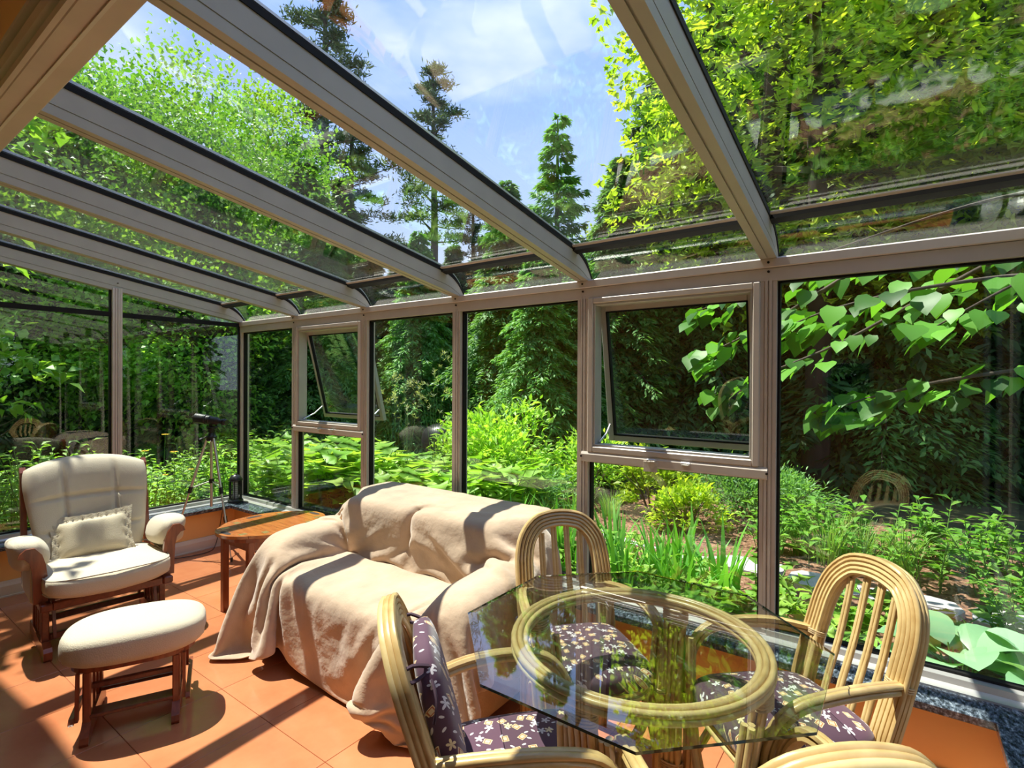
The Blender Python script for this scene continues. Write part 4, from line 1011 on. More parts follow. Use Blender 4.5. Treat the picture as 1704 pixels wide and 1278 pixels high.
# --- prototypes -----------------------------------------------------------
class Proto:
    """a plant kind: named meshes that become the parts of every plant of that kind"""
    def __init__(s, *parts): s.parts = parts               # (part_name, mesh)
    def place(s, name, x, y, z=GZ, sc_=1.0, rz=None, label=None, cat='plant', group=None, sz=None, tilt=0):
        o = empty(name, (x, y, z), rnd.uniform(0, 2*PI) if rz is None else rz, label, cat, group)
        o.scale = (sc_, sc_, sc_*(sz or 1)); o.rotation_euler.x = tilt
        for pn, me in s.parts: ob(pn, me, o)
        return o
def tubes(paths, r0, r1, n=5):
    b = MB()
    for p in paths:
        m_ = len(p); b.tube(p, [lerp(r0, r1, i/(m_-1)) for i in range(m_)], n, cap=False)
    return b
def deciduous(h, crown_r, crown_h, nl, lsize, leafm, barkm, trunk_r, kind='fold', nclump=46, low=.3, squash=1.0, hollow=.45, nb=9):
    base = h-crown_h; cz = base+crown_h*.5
    paths = []; b = MB()
    b.tube(catmull([(0, 0, -.1), (.04*h/8, .02, h*.3), (-.03*h/8, .04, h*.6), (.02, 0, h*.92)], 5), [lerp(trunk_r, trunk_r*.18, i/15) for i in range(16)], 8, cap=False)
    tips = []
    for k in range(nb):
        a = 2*PI*k/nb*1.0+rnd.uniform(-.4, .4); z0 = lerp(base*.9, h*.75, k/nb); ln_ = crown_r*rnd.uniform(.65, .95)
        tip = (ln_*math.cos(a), ln_*math.sin(a), min(h*.95, z0+rnd.uniform(.15, .35)*crown_h))
        b.tube(catmull([(0, 0, z0), (tip[0]*.5, tip[1]*.5, lerp(z0, tip[2], .35)), tip], 4), [lerp(trunk_r*.42, trunk_r*.06, i/8) for i in range(9)], 5, cap=False)
    tm_ = b.mesh('trunk', barkm, 60)
    C = rdir(nclump); rad = RN.uniform(hollow, 1.0, nclump)**.6
    C = C*rad[:, None]*np.array([crown_r, crown_r*squash, crown_h*.5]); C[:, 2] += cz
    per = nl//nclump; idx = np.repeat(np.arange(nclump), per)
    sub = np.clip(RN.normal(0, 1, (len(idx), 3)), -1.5, 1.5)*np.array([.20, .20, .10])*crown_r; P = C[idx]+sub
    D = unit(P-np.array([0, 0, cz-.3*crown_h]))+RN.normal(0, .6, P.shape)+np.array([0, 0, -.35]); U = rdir(len(P), .2, 1)+np.array([0, 0, .8])
    V, F = leaves(P, D, U, lsize*RN.uniform(.6, 1.2, len(P)), lsize*.8*RN.uniform(.6, 1.1, len(P)), .15, .25, kind)
    return Proto(('trunk', tm_), ('crown', npmesh('crown', V, F, leafm)))
def conifer(h, r, nwh, nbr, leafm, barkm, droop=.3, tw=9, lsize=.16, bare=.06, lw=.42, up=.0, taper=1.0, per=4):
    """whorled branches with flat drooping sprays"""
    b = MB(); b.tube([(0, 0, -.1), (0, 0, h*.5), (0, 0, h)], [h*.018, h*.011, h*.002], 7, cap=False)
    Ps, Ds, Us, Ls = [], [], [], []
    for w in range(nwh):
        t = (w+.5)/nwh; z = h*(bare+(1-bare)*t); R_ = r*(1-t)**taper*rnd.uniform(.8, 1.1)+.10
        for k in range(nbr):
            a = 2*PI*(k/nbr)+w*1.9+rnd.uniform(-.3, .3); L_ = R_*rnd.uniform(.75, 1.1); zz = z+rnd.uniform(-.5, .5)*h/nwh
            dr = np.array([math.cos(a), math.sin(a), 0]); sd = np.array([-dr[1], dr[0], 0])
            m_ = max(3, int(tw*(.4+.6*L_/r))); ts = np.linspace(.12, 1.0, m_)
            pts = dr[None]*(L_*ts)[:, None]; pts[:, 2] = zz+up*L_*ts-droop*L_*ts**2
            if L_ > .5*r and k % 2 == 0: b.tube([(0, 0, zz)]+[tuple(pts[i]) for i in (m_//2, m_-1)], [.012*L_+.004, .008*L_+.003, .002], 4, cap=False)
            for s_ in (-1, 0, 1):
                for q in range(per if s_ else 2):
                    f = (q+.4)/per
                    tl = L_*.42*(1.05-ts)*f+.02
                    p = pts+sd[None]*s_*tl[:, None]+dr[None]*(tl*.55)[:, None]+RN.normal(0, .02*L_+.004, pts.shape)
                    p[:, 2] -= tl*tl*.35/max(.2, L_)+RN.uniform(0, .03, m_)
                    Ps.append(p); d = dr[None]*.8+sd[None]*s_*.75+np.array([0, 0, -.35])[None]+RN.normal(0, .25, p.shape); Ds.append(d)
                    Us.append(np.array([0, 0, 1.])[None]+RN.normal(0, .35, p.shape)); Ls.append(np.full(m_, lsize)*RN.uniform(.7, 1.25, m_))
    P = np.concatenate(Ps); D = np.concatenate(Ds); U = np.concatenate(Us); Ln = np.concatenate(Ls)
    V, F = leaves(P, D, U, Ln, Ln*lw, .1, .15, 'quad')
    return Proto(('trunk', b.mesh('trunk', barkm, 60)), ('foliage', npmesh('foliage', V, F, leafm)))
def pine(h, leafm, barkm, nb=26, r=2.2, start=.45, puff=.5, npuff=70, nl=.22):
    b = MB(); b.tube([(0, 0, -.1), (.1, .05, h*.5), (0, 0, h)], [h*.016, h*.011, h*.003], 7, cap=False)
    Ps, Ds = [], []
    for k in range(nb):
        t = k/(nb-1); z = h*lerp(start, .985, t); a = k*2.4+rnd.uniform(-.5, .5); L_ = r*(1-t)**.7*rnd.uniform(.45, 1.1)+.25
        tip = np.array([math.cos(a)*L_, math.sin(a)*L_, z+rnd.uniform(-.05, .16)*L_])
        b.tube([(0, 0, z-.1), (tip[0]*.5, tip[1]*.5, z-.02), tuple(tip)], [.04*L_*.5+.01, .02, .008], 4, cap=False)
        for f in (.35, .55, .75, .92, 1.0):
            c = np.array([tip[0]*f, tip[1]*f, lerp(z, tip[2], f)+.05]); n = int(npuff*(.5+.5*f))
            Ps.append(c+RN.normal(0, 1, (n, 3))*np.array([puff*.55, puff*.55, puff*.20])*(.45+.35*L_/r)); Ds.append(rdir(n, -.2, 1))
    P = np.concatenate(Ps); D = np.concatenate(Ds); V, F = leaves(P, D, rdir(len(P)), nl*RN.uniform(.6, 1.2, len(P)), nl*.22, 0, .1, 'quad')
    return Proto(('trunk', b.mesh('trunk', barkm, 60)), ('foliage', npmesh('foliage', V, F, leafm)))
def perennial(h, ns, nl, lsize, lw, leafm, spread=.16, lean=.18, kind='fold', top=True):
    paths = []; Ps, Ds, Ls = [], [], []
    for k in range(ns):
        a = rnd.uniform(0, 2*PI); r_ = spread*math.sqrt(rnd.random()); bx_, by_ = r_*math.cos(a), r_*math.sin(a); hh_ = h*rnd.uniform(.72, 1.05)
        tx, ty = bx_+math.cos(a)*lean*rnd.uniform(.3, 1.2), by_+math.sin(a)*lean*rnd.uniform(.3, 1.2)
        pth = [(bx_, by_, -.02), (lerp(bx_, tx, .35), lerp(by_, ty, .35), hh_*.55), (tx, ty, hh_)]; paths.append(pth)
        for q in range(nl):
            f = .22+.78*(q+.5)/nl; aa = q*2.4+k; p = np.array([lerp(bx_, tx, f*f), lerp(by_, ty, f*f), hh_*f])
            Ps.append(p); Ds.append(np.array([math.cos(aa), math.sin(aa), .35+.3*f])); Ls.append(lsize*rnd.uniform(.7, 1.15)*(1.1-.45*f if top else 1))
    P, D, Ln = np.array(Ps), np.array(Ds), np.array(Ls)
    V, F = leaves(P, D, np.array([0, 0, 1.])+RN.normal(0, .2, P.shape), Ln, Ln*lw, .18, .30, kind)
    return Proto(('stems', tubes(paths, .006, .003, 4).mesh('stems', M['stem'], 60)), ('foliage', npmesh('foliage', V, F, leafm)))
def blades(n, h, w, spread, leafm, lean=.35, fan=False, name='blades', seg=4, curl=.5):
    Vs, Fs, o = [], [], 0
    for k in range(n):
        a = rnd.uniform(0, 2*PI); r_ = spread*math.sqrt(rnd.random()); bx_, by_ = r_*math.cos(a), r_*math.sin(a); hh_ = h*rnd.uniform(.6, 1.08); l_ = lean*rnd.uniform(.1, 1.0); aa = a+rnd.uniform(-.7, .7)
        d = np.array([math.cos(aa), math.sin(aa), 0]); s_ = np.array([-d[1], d[0], 0])*1.0; ww = w*rnd.uniform(.7, 1.15)
        for i in range(seg+1):
            t = i/seg; c = np.array([bx_, by_, 0])+d*l_*hh_*(t**2)+np.array([0, 0, hh_*(t-curl*l_*t**3)]); wt = ww*(1-t**2.2)*.5+.0006
            Vs += [c-s_*wt, c+s_*wt]
        for i in range(seg): Fs.append((o+2*i, o+2*i+1, o+2*i+3, o+2*i+2))
        o += 2*(seg+1)
    return npmesh(name, np.array(Vs), np.array(Fs), leafm)
def bush(r, h, nl, lsize, leafm, kind='fold', nclump=30, lw=.5):
    b = []
    for k in range(8):
        a = 2*PI*k/8; b.append([(0, 0, -.03), (.3*r*math.cos(a), .3*r*math.sin(a), h*.45), (.75*r*math.cos(a), .75*r*math.sin(a), h*rnd.uniform(.6, .9))])
    C = rdir(nclump, -.5, 1)*RN.uniform(.45, 1, nclump)[:, None]*np.array([r, r, h*.52]); C[:, 2] += h*.5
    idx = np.repeat(np.arange(nclump), nl//nclump); P = C[idx]+RN.normal(0, 1, (len(idx), 3))*np.array([.17, .17, .12])*r
    P[:, 2] = np.maximum(P[:, 2], .04)
    D = unit(P-np.array([0, 0, h*.3]))+RN.normal(0, .5, P.shape)+np.array([0, 0, .15]); U = np.array([0, 0, 1.])+RN.normal(0, .5, P.shape)
    Ln = lsize*RN.uniform(.6, 1.2, len(P)); V, F = leaves(P, D, U, Ln, Ln*lw, .15, .2, kind)
    return Proto(('stems', tubes(b, .012, .004, 5).mesh('stems', M['bark'], 60)), ('foliage', npmesh('foliage', V, F, leafm)))
ONES = ['', 'first', 'second', 'third', 'fourth', 'fifth', 'sixth', 'seventh', 'eighth', 'ninth', 'tenth', 'eleventh', 'twelfth', 'thirteenth', 'fourteenth', 'fifteenth', 'sixteenth', 'seventeenth', 'eighteenth', 'nineteenth', 'twentieth']
def nth(k):
    k += 1
    if k <= 20: return ONES[k]
    if k == 30: return 'thirtieth'
    return ('twenty-' if k < 30 else 'thirty-')+ONES[k % 10]
# --- backdrop wood ----------------------------------------------------------
DK = [conifer(8.5, 2.0, 30, 10, M['lf_dark'], M['bark_dark'], .35, 11, .24, .02, .26, taper=.8, per=6), conifer(7.5, 2.3, 28, 10, M['lf_dark'], M['bark_dark'], .25, 11, .25, .02, .26, .05, taper=.75, per=6)]
AZS = list(np.arange(-88, 24, 3.1))
for kz, az in enumerate(AZS):
    for row in range(2):
        a = az+rnd.uniform(-.8, .8)+row*1.5; d = (11.0 if row == 0 else 15.5)+rnd.uniform(-1, 1.2); x, y = at_az(a, d)
        low = -53 < a < -23
        s_ = (rnd.uniform(.50, .56) if row == 0 else rnd.uniform(.58, .68)) if low else rnd.uniform(.95, 1.25)
        if a < -52: s_ *= .62
        DK[rnd.randrange(2)].place('dark_conifer', x, y, GZ-.05, s_, sz=1.0 if not low else .95, label='dark evergreen in the %s row of the shaded wood, %s from the left' % (('front', 'back')[row], nth(kz)), cat='tree', group='dark conifers of the backdrop wood')
for k in range(12):
    x, y = 12.5+rnd.uniform(-1.2, 1.2)+(k % 2)*3.0, 4.5-1.5*k
    DK[k % 2].place('dark_conifer', x, y, GZ-.05, rnd.uniform(.7, .95), label='dark evergreen beyond the near gable, %s from the front garden' % nth(k), cat='tree', group='dark conifers beyond the near gable')
for k in range(14):
    a_ = -95-4.2*k; x, y = at_az(a_, 12.5+rnd.uniform(-1.5, 1.5)+(k % 2)*2.5)
    DK[k % 2].place('dark_conifer', x, y, GZ-.05, rnd.uniform(.6, .85), label='dark evergreen beside the house beyond the far gable, %s from the garden' % nth(k), cat='tree', group='dark conifers beside the house')
HM = conifer(6.6, 1.9, 32, 10, M['lf_hem'], M['bark'], .42, 14, .15, .04, .30, taper=.9, per=7)
SPR = conifer(6.6, 1.6, 22, 6, M['lf_hem'], M['bark'], .12, 12, .16, .04, .28, .18, taper=1.0, per=6)
for az, d, s_, lab in ((-31.2, 10.2, .98, 'tall bright hemlock rising to a spire against the sky'), (-36.5, 8.4, .70, 'bushy light green hemlock behind the fourth front bay'), (-24.5, 8.8, .78, 'feathery hemlock behind the near awning window'),
                      (-33.2, 7.2, .52, 'sunlit feathery hemlock nearest the fourth front bay'), (-29.0, 7.6, .50, 'sunlit feathery hemlock at the left edge of the near awning window'), (-46.0, 9.5, .62, 'shaded hemlock behind the plume grass'), (-16.5, 9.5, .9, 'soft green hemlock left of the maple trunk'), (-1.0, 9.4, .95, 'hemlock in the shade right of the maple trunk'), (-56, 9.5, .7, 'hemlock beyond the far awning window')):
    x, y = at_az(az, d); (SPR if 'spire' in lab else HM).place('hemlock', x, y, GZ-.05, s_, label=lab, cat='tree', group='hemlocks beyond the beds')
PN = pine(15.0, M['lf_pine'], M['bark_dark'], 30, 2.3, .5, .55, 70, .26)
for az, d, s_, rz, lab in ((-44.6, 24, 1.03, .4, 'tall wind-shaped pine standing alone in the open sky'), (-55.5, 22, 1.16, 2.0, 'tall pine cut by the rafter at the upper left of the sky'), (-52.8, 25, .98, 3.0, 'slim pine just right of the tallest pine'), (-40.3, 25, .75, 1.1, 'small pine top peeping above the rafter in mid sky')):
    x, y = at_az(az, d); PN.place('pine', x, y, GZ-.05, s_, rz, lab, 'tree', 'tall pines against the sky')
# --- broadleaf trees
MP = deciduous(9.5, 2.6, 7.2, 13000, .145, M['lf_maple'], M['bark_dark'], .19, 'lobed', 70)
x, y = at_az(-6.2, 8.3); MP.place('maple', x, y, GZ-.05, 1.0, .3, 'big yellow-green maple with a dark trunk over the right roof panes', 'tree')
x, y = at_az(4, 9.8); MP.place('maple', x, y, GZ-.05, 1.05, 2.2, 'yellow-green maple behind the big maple at the right frame edge', 'tree')
x, y = at_az(-19.0, 11.5); MP.place('maple', x, y, GZ-.05, .64, 4.2, 'smaller yellow-green maple beside the tall hemlock', 'tree')
BD = deciduous(9.0, 2.6, 6.6, 18000, .115, M['lf_bright'], M['bark_pale'], .11, 'fold', 60)
MD = deciduous(8.0, 2.4, 6.0, 16000, .11, M['lf_mid'], M['bark_pale'], .10, 'fold', 54)
for pr_, az, d, s_, lab in ((BD, -65.5, 15, 1.02, 'sunlit broadleaf tree whose crown shows through the upper left roof pane'), (MD, -74.5, 13, .95, 'mid green tree with pale trunk behind the gable mullion'), (MD, -65.8, 11.5, .82, 'slender pale-trunked tree right of the gable mullion'),
                            (BD, -79.5, 14, .9, 'bright broadleaf tree at the far left frame edge'), (MD, -61.5, 14, .9, 'green tree beyond the glass corner'), (BD, -72.0, 19, .88, 'tall broadleaf tree farther back left of the corner'), (MD, -84, 10.5, .8, 'broadleaf tree just outside the left frame edge')):
    x, y = at_az(az, d); pr_.place('broadleaf_tree', x, y, GZ-.05, s_, label=lab, cat='tree', group='broadleaf trees beyond the gable')
YT = deciduous(5.4, 1.15, 3.4, 1500, .15, M['lf_bright'], M['bark'], .05, 'fold', 26, nb=7)
SP = deciduous(2.0, .42, 1.0, 240, .12, M['lf_bright'], M['bark'], .02, 'fold', 14, nb=6)
SP.place('sapling', -1.0, -1.60, GZ-.03, 1.0, 1.0, 'slender sapling with drooping leaves at the left frame edge', 'tree')
YT.place('young_tree', -1.75, -2.45, GZ-.03, 1.0, 1.0, 'young leafy tree at the left frame edge outside the gable', 'tree')
LT = deciduous(5.2, 1.9, 4.6, 14000, .10, M['lf_bright'], M['bark_pale'], .06, 'fold', 60, nb=9)
for az, d, s_, lab in ((-66.8, 9.6, .80, 'low bright understory tree right of the gable mullion'), (-71.2, 10.6, .9, 'low bright understory tree left of the gable mullion'), (-77.5, 10.0, .85, 'low bright understory tree near the left frame edge'), (-62.0, 11.0, .75, 'low bright understory tree seen past the corner post'), (-74.3, 13.5, 1.2, 'taller bright understory tree behind the low ones')):
    x, y = at_az(az, d); LT.place('understory_tree', x, y, GZ-.05, s_, label=lab, cat='tree', group='bright understory trees beyond the gable')
for k in range(7):  # unseen conifers added to darken what the small house window shows
    DK[k % 2].place('dark_conifer', -2.5+1.9*k, -9.5-(k % 2)*1.8, GZ-.05, .8+.05*(k % 3), label='unseen dark evergreen added behind the house, %s from the far gable' % nth(k), cat='tree', group='dark conifers added behind the house')
# --- near linden branches with single large leaves
def heart_leaf():
    pts = [(0, 0), (.02, .30), (.22, .48), (.45, .44), (.70, .24), (1.0, 0)]
    V, F = [], []
    for i, (a, bb) in enumerate(pts):
        z = -.16*a*a; V += [(a-.06 if i == 1 else a, bb, z+.10*bb), (a, 0, z), (a-.06 if i == 1 else a, -bb, z+.10*bb)]
    for i in range(5):
        o_ = i*3; F += [(o_, o_+1, o_+4, o_+3), (o_+1, o_+2, o_+5, o_+4)]
    return npmesh('leaf', np.array(V), np.array(F), M['lf_linden'], True)
HL = heart_leaf()
ld = empty('linden_tree', (6.35, 1.75, GZ-.03), 0, 'linden tree whose leafy boughs hang before the right windows', 'tree')
tb_ = MB(); tb_.tube(catmull([(0, 0, -.1), (.05, .03, 1.3), (-.05, 0, 2.6), (0, .1, 5)], 5), [lerp(.16, .07, i/15) for i in range(16)], 9, cap=False); tb_.build('trunk', M['bark'], ld, smooth=60)
BR = [ # world points of each bough
    [(6.3, 1.75, 1.9), (5.75, 1.35, 2.05), (5.2, 1.05, 2.0), (4.75, .95, 1.90), (4.45, .95, 1.78)],
    [(6.3, 1.75, 2.1), (5.6, 1.6, 2.25), (4.9, 1.35, 2.22), (4.35, 1.2, 2.10), (3.95, 1.1, 1.97)],
    [(6.3, 1.75, 1.6), (5.8, 1.3, 1.58), (5.3, 1.05, 1.50), (4.95, 1.0, 1.40), (4.70, 1.0, 1.30)],
    [(4.9, 1.35, 2.22), (4.5, 1.4, 1.98), (4.15, 1.35, 1.78), (3.9, 1.3, 1.66)],
    [(5.6, 1.6, 2.25), (5.2, 1.9, 2.05), (4.7, 1.85, 1.75), (4.2, 1.55, 1.50), (3.95, 1.40, 1.36)],
    [(6.3, 1.75, 2.2), (5.9, 1.2, 2.2), (5.5, .9, 1.95), (5.15, .8, 1.72)],
    [(6.3, 1.75, 2.6), (5.6, 2.1, 2.7), (4.8, 2.2, 2.55), (4.2, 2.1, 2.35)]]
nlf = 0; base_l = Vector((6.35, 1.75, GZ-.03))
for bi, pts in enumerate(BR):
    pp = catmull([Vector(p)-base_l for p in pts], 7)
    bo = MB(); bo.tube(pp, [lerp(.016, .003, i/(len(pp)-1)) for i in range(len(pp))], 6, cap=False); bob = bo.build('bough', M['bark'], ld, smooth=60)
    for i in range(5, len(pp)):
        for k in range(2 if i < len(pp)*.75 else 3):
            if nlf >= 296: break
            t = (pp[min(i+1, len(pp)-1)]-pp[i-1]).normalized(); side = t.cross(Vector((0, 0, 1))).normalized()*((-1)**(k+i))
            d = (side*rnd.uniform(.3, .9)+t*rnd.uniform(.2, .7)+Vector((0, 0, rnd.uniform(-.9, -.15)))).normalized()
            p = pp[i]+side*rnd.uniform(.01, .06)+Vector((rnd.uniform(-.05, .05), rnd.uniform(-.05, .05), rnd.uniform(-.10, .05)))
            nrm = (Vector((rnd.uniform(-.35, .35), rnd.uniform(-.5, .2), 1))).normalized(); s2 = nrm.cross(d).normalized(); n2 = d.cross(s2)
            lf = ob('leaf', HL, ld); sz_ = rnd.uniform(.085, .155)
            m4 = Matrix((d, s2, n2)).transposed().to_4x4(); m4.translation = p; lf.matrix_local = m4 @ Matrix.Scale(sz_, 4); nlf += 1
# --- beds -------------------------------------------------------------------
LB = [perennial(.80, 12, 13, .15, .40, M['lf_bright'], .17, .20), perennial(.72, 13, 12, .13, .36, M['lf_bright'], .18, .22)]
def bed(proto_list, pts, name, label, group, sc_lo, sc_hi, cat='plant'):
    order = sorted(range(len(pts)), key=lambda k: math.atan2(pts[k][0]-CX, pts[k][1]-CY)); rank = {k: i for i, k in enumerate(order)}
    for k, (x, y) in enumerate(pts):
        proto_list[k % len(proto_list)].place(name, x, y, GZ-.01, rnd.uniform(sc_lo, sc_hi)*(1.15 if y < -1.1 else 1), label='%s, %s from the left' % (label, nth(rank[k])), cat=cat, group=group)
pts = [(-.42-.40*i+rnd.uniform(-.1, .1), -2.1+.36*j+rnd.uniform(-.12, .12)) for i in range(4) for j in range(9)]
bed(LB, pts, 'leafy_perennial', 'leafy green perennial outside the far gable', 'perennials outside the far gable', .72, .98)
LO = [perennial(.74, 10, 7, .26, .62, M['lf_lobed'], .18, .26, 'lobed', False), perennial(.66, 9, 7, .28, .62, M['lf_lobed'], .18, .28, 'lobed', False)]
pts = [(.05+.42*i+rnd.uniform(-.08, .08), .46+.40*j+rnd.uniform(-.1, .1)) for i in range(6) for j in range(3)]
bed(LO, pts, 'lobed_leaf_plant', 'broad lobed-leaf plant in the bed behind the sofa', 'lobed-leaf plants along the front glass', .80, 1.12)
# flowers
def blossom(name, m, r=.035, npet=11, h=.9, cone=.006):
    st_ = tubes([[(0, 0, 0), (.015, .01, h*.5), (0, 0, h)]], .004, .003, 5).mesh('stem', M['stem'])
    V, F = [], []
    for k in range(npet):
        a = 2*PI*k/npet; c, s = math.cos(a), math.sin(a); o_ = len(V)
        for rr_, w_, z_ in ((.25, .16, .0), (.7, .26, .10), (1.0, .10, .02)): V += [(r*(rr_*c-w_*s), r*(rr_*s+w_*c), h+r*z_), (r*(rr_*c+w_*s), r*(rr_*s-w_*c), h+r*z_)]
        F += [(o_, o_+1, o_+3, o_+2), (o_+2, o_+3, o_+5, o_+4)]
    pet = npmesh('petals', np.array(V), np.array(F), m)
    dd = MB().lathe([(r*.3, 0), (r*.26, cone), (r*.1, cone*2)], (0, 0, h), 10).mesh('disc', M['disc'])
    return Proto(('stem', st_), ('petals', pet), ('disc', dd))
YF = blossom('yellow', M['yellow'], .045); PF = blossom('pink', M['pink'], .04, 12, .8, .014)
for k, (x, y, s_) in enumerate(((-.55, -1.02, .62), (-.75, -.86, .90), (-.5, -.76, .72), (-.7, -.58, .93), (-.45, -.5, .66), (-.62, -.36, .90), (-.40, -.30, .70), (-1.5, -.1, 1.02))):
    YF.place('yellow_flower', x, y, GZ, s_*.86, label='yellow daisy-like flower above the gable bed, %s from the left' % nth(k), cat='flower', group='yellow flowers in the gable bed')
for (x, y, s_), lab in zip(((-.5, -1.72, .72), (-.62, -1.82, .60), (-.18, .34, .82), (-.10, .52, .70), (-.2, .66, .86)), ('pink coneflower left of the glider back', 'lower pink coneflower at the left frame edge', 'pink coneflower right of the corner post', 'lowest pink coneflower in the first front bay', 'highest pink coneflower in the first front bay')):
    PF.place('pink_flower', x, y, GZ, s_, label=lab, cat='flower', group='pink coneflowers by the glass')
# shrub, plumes, grill
SH = bush(.62, 1.12, 2200, .10, M['lf_lobed'], 'fold', 34, .45)
SH.place('flowering_shrub', 1.50, 2.15, GZ, 1.0, .5, 'bright light green shrub standing behind the fourth front bay', 'shrub')
SH.place('flowering_shrub', .75, 2.35, GZ, .78, 2.5, 'bright light green shrub left of the larger one', 'shrub')
SH.place('flowering_shrub', 2.30, 2.75, GZ, .72, 4.0, 'light green shrub beside the front mullion at the near awning window', 'shrub')
VS = bush(.42, .70, 1300, .085, M['lf_maple'], 'fold', 26, .5)
VS.place('variegated_shrub', 3.10, 2.50, GZ, 1.0, 0, 'yellow-tinged shrub under the near awning window', 'shrub')
VS.place('golden_leaf_plant', 3.56, 2.15, GZ, .72, 1, 'low golden-leaved plant beside the mulch', 'plant')
JN = bush(.55, .62, 3800, .075, M['lf_hem'], 'quad', 40, .25)
for x, y, s_, lab in ((3.75, 2.9, .95, 'feathery juniper bush at the right of the lower awning pane'), (2.0, 1.75, .9, 'feathery low bush before the bright shrub'), (4.15, 3.3, .8, 'feathery bush farther back by the maple'), (1.35, 1.5, .7, 'fine-leaved bush behind the lobed-leaf bed')):
    JN.place('feathery_bush', x, y, GZ, s_, label=lab, cat='shrub')
GR = Proto(('blades', blades(110, .50, .010, .12, M['lf_grass'], .55, seg=4)))
bed([GR], [(2.55, 1.9), (2.75, 2.25), (2.25, 1.2), (2.0, .9), (2.35, 1.55), (1.75, 1.15), (4.25, 2.05), (4.45, 2.2), (4.65, 2.1), (4.85, 2.25), (5.1, 2.2)], 'grass_tuft', 'arching green grass tuft at the mulch edge', 'grass tufts by the mulch', .7, 1.0, 'grass')
IR = Proto(('blades', blades(30, .50, .034, .13, M['lf_iris'], .60, seg=5, curl=.3)))
bed([IR], [(x, y) for x, y, s_ in ((2.75, .62, .85), (3.0, .78, .95), (3.22, .62, .85), (3.42, .82, 1.0), (3.62, .66, .95), (3.80, .85, 1.0), (3.98, .70, .9), (4.14, .9, .95), (2.55, .85, .85), (3.35, 1.10, .85), (3.85, 1.12, .85), (2.9, 1.08, .8), (2.45, 1.1, .7))], 'iris_clump', 'sword-leaved iris clump before the path', 'iris clumps before the path', .85, 1.08)
GC = [perennial(.26, 9, 5, .13, .62, M['lf_bright'], .20, .16, 'lobed', False), perennial(.22, 10, 5, .11, .5, M['lf_lobed'], .2, .16, 'fold', False)]
pts = [(2.2+.36*i+rnd.uniform(-.1, .1), .32+.30*j+rnd.uniform(-.08, .08)) for i in range(9) for j in range(3) if not (i > 7 and j < 2)]
bed(GC, pts, 'groundcover_plant', 'low leafy groundcover plant between path and glass', 'groundcover between path and glass', .75, 1.05)
WG = perennial(.55, 8, 9, .17, .45, M['lf_mid'], .16, .24)
pts = [(4.3+.33*i+rnd.uniform(-.08, .08), 2.05+.34*j+rnd.uniform(-.1, .1)) for i in range(6) for j in range(3)]
bed([WG], pts, 'shade_perennial', 'shade-loving green perennial beyond the path at the right', 'shade perennials beyond the path', .55, .95)
pts = [(5.55+.3*i+rnd.uniform(-.08, .08), .95+.35*j+rnd.uniform(-.1, .1)) for i in range(3) for j in range(3)]
bed([WG], pts, 'shade_perennial', 'shade-loving green perennial near the hosta', 'shade perennials near the hosta', .45, .7)
# hosta with single big leaves
hs_ = npmesh('leaf', *(lambda n: (np.array([(t*1.0, w*(math.sin(PI*min(1, t*1.02))**.62)*.44, .10-.62*(t-.35)**2+.10*w*w*math.sin(PI*t)) for t in [i/8 for i in range(9)] for w in (-1, -.5, 0, .5, 1)]), np.array([(i*5+j, i*5+j+1, (i+1)*5+j+1, (i+1)*5+j) for i in range(8) for j in range(4)])))(0), M['lf_hosta'], True)
for hx, hy, hs, lab in ((5.30, .50, 1.0, 'pale green hosta with broad round leaves against the right pane'), (5.62, .42, 1.1, 'large pale hosta cut by the right frame edge')):
    h_ = empty('hosta', (hx, hy, GZ), 0, lab, 'plant')
    for k in range(15):
        a = k*2.4; ring_ = k/15; l_ = ob('leaf', hs_, h_); r_ = .05+.11*ring_
        l_.location = (r_*math.cos(a), r_*math.sin(a), .20-.11*ring_); l_.rotation_euler = (rnd.uniform(-.2, .2), -.50+.50*ring_, a); l_.scale = (.24*hs,)*3
    ps = [[(0, 0, 0), (.04*math.cos(k*2.4), .04*math.sin(k*2.4), .10), ((.05+.11*k/15)*math.cos(k*2.4), (.05+.11*k/15)*math.sin(k*2.4), .20-.11*k/15+.02)] for k in range(15)]
    ob('stalks', tubes(ps, .006, .004, 5).mesh('stalks', M['stem'], 60), h_)
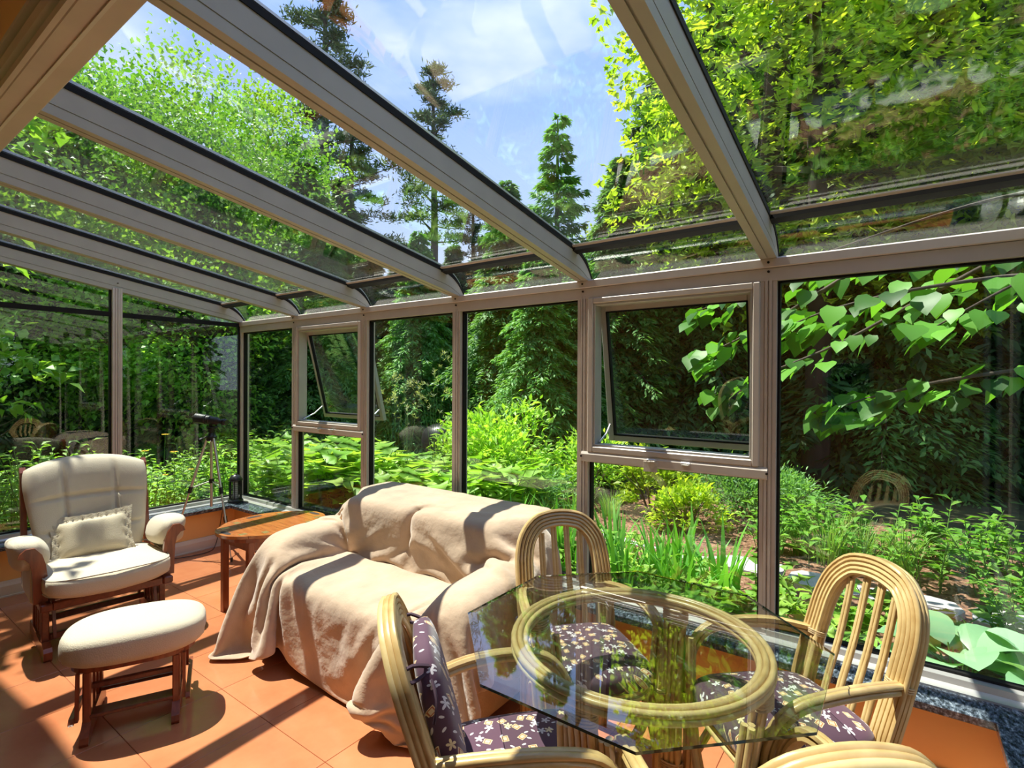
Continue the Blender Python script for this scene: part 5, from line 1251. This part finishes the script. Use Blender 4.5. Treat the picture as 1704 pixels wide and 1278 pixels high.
# plume grass
for k, (x, y, s_) in enumerate(((.62, 1.35, 1.0), (.92, 1.25, .9), (1.10, 1.45, 1.05))):
    g = empty('plume_grass', (x, y, GZ), rnd.uniform(0, 6), ('tallest plume grass with nodding seed heads in the third bay', 'plume grass nearest the third bay pane', 'plume grass beside the fourth bay mullion')[k], 'grass')
    g.scale = (s_,)*3
    ob('blades', blades(40, .75, .012, .10, M['lf_grass'], .5), g)
    paths, Ps, Ds = [], [], []
    for q in range(5):
        a = rnd.uniform(0, 6.28); l_ = rnd.uniform(.05, .22); h_ = rnd.uniform(1.15, 1.62)
        pth = catmull([(0, 0, 0), (l_*.3*math.cos(a), l_*.3*math.sin(a), h_*.6), (l_*math.cos(a), l_*math.sin(a), h_), ((l_+.10)*math.cos(a), (l_+.10)*math.sin(a), h_-.03)], 4); paths.append(pth)
        for i in range(6, len(pth)-0):
            for _ in range(6): Ps.append(np.array(pth[i])+RN.normal(0, .004, 3)); Ds.append(np.array([math.cos(a)*.5, math.sin(a)*.5, .5])+RN.normal(0, .5, 3))
    ob('stalks', tubes(paths, .003, .0015, 4).mesh('stalks', M['stem'], 60), g)
    V, F = leaves(np.array(Ps), np.array(Ds), rdir(len(Ps)), .045, .007, 0, .1, 'quad'); ob('seed_heads', npmesh('seed_heads', V, F, M['lf_plume']), g)
kg = empty('kettle_grill', (.18, 2.55, GZ), 0, 'dark domed kettle grill half hidden by the bed behind the third bay', 'grill')
MB().lathe([(.27, .60), (.272, .63), (.262, .70), (.22, .77), (.13, .82), (.03, .835)], n=28).build('lid', M['blackmetal'], kg, smooth=50)
MB().lathe([(.05, .38), (.17, .42), (.25, .52), (.27, .598)], n=28).build('bowl', M['blackmetal'], kg, smooth=50)
MB().tube([(-.05, 0, .83), (-.05, 0, .87), (.05, 0, .87), (.05, 0, .83)], .009, 6).build('handle', M['cherry_dark'], kg)
for k in range(3):
    a = 2*PI*k/3; MB().tube([(.12*math.cos(a), .12*math.sin(a), .42), (.27*math.cos(a), .27*math.sin(a), 0)], .011, 6).build('leg', M['blackmetal'], kg)
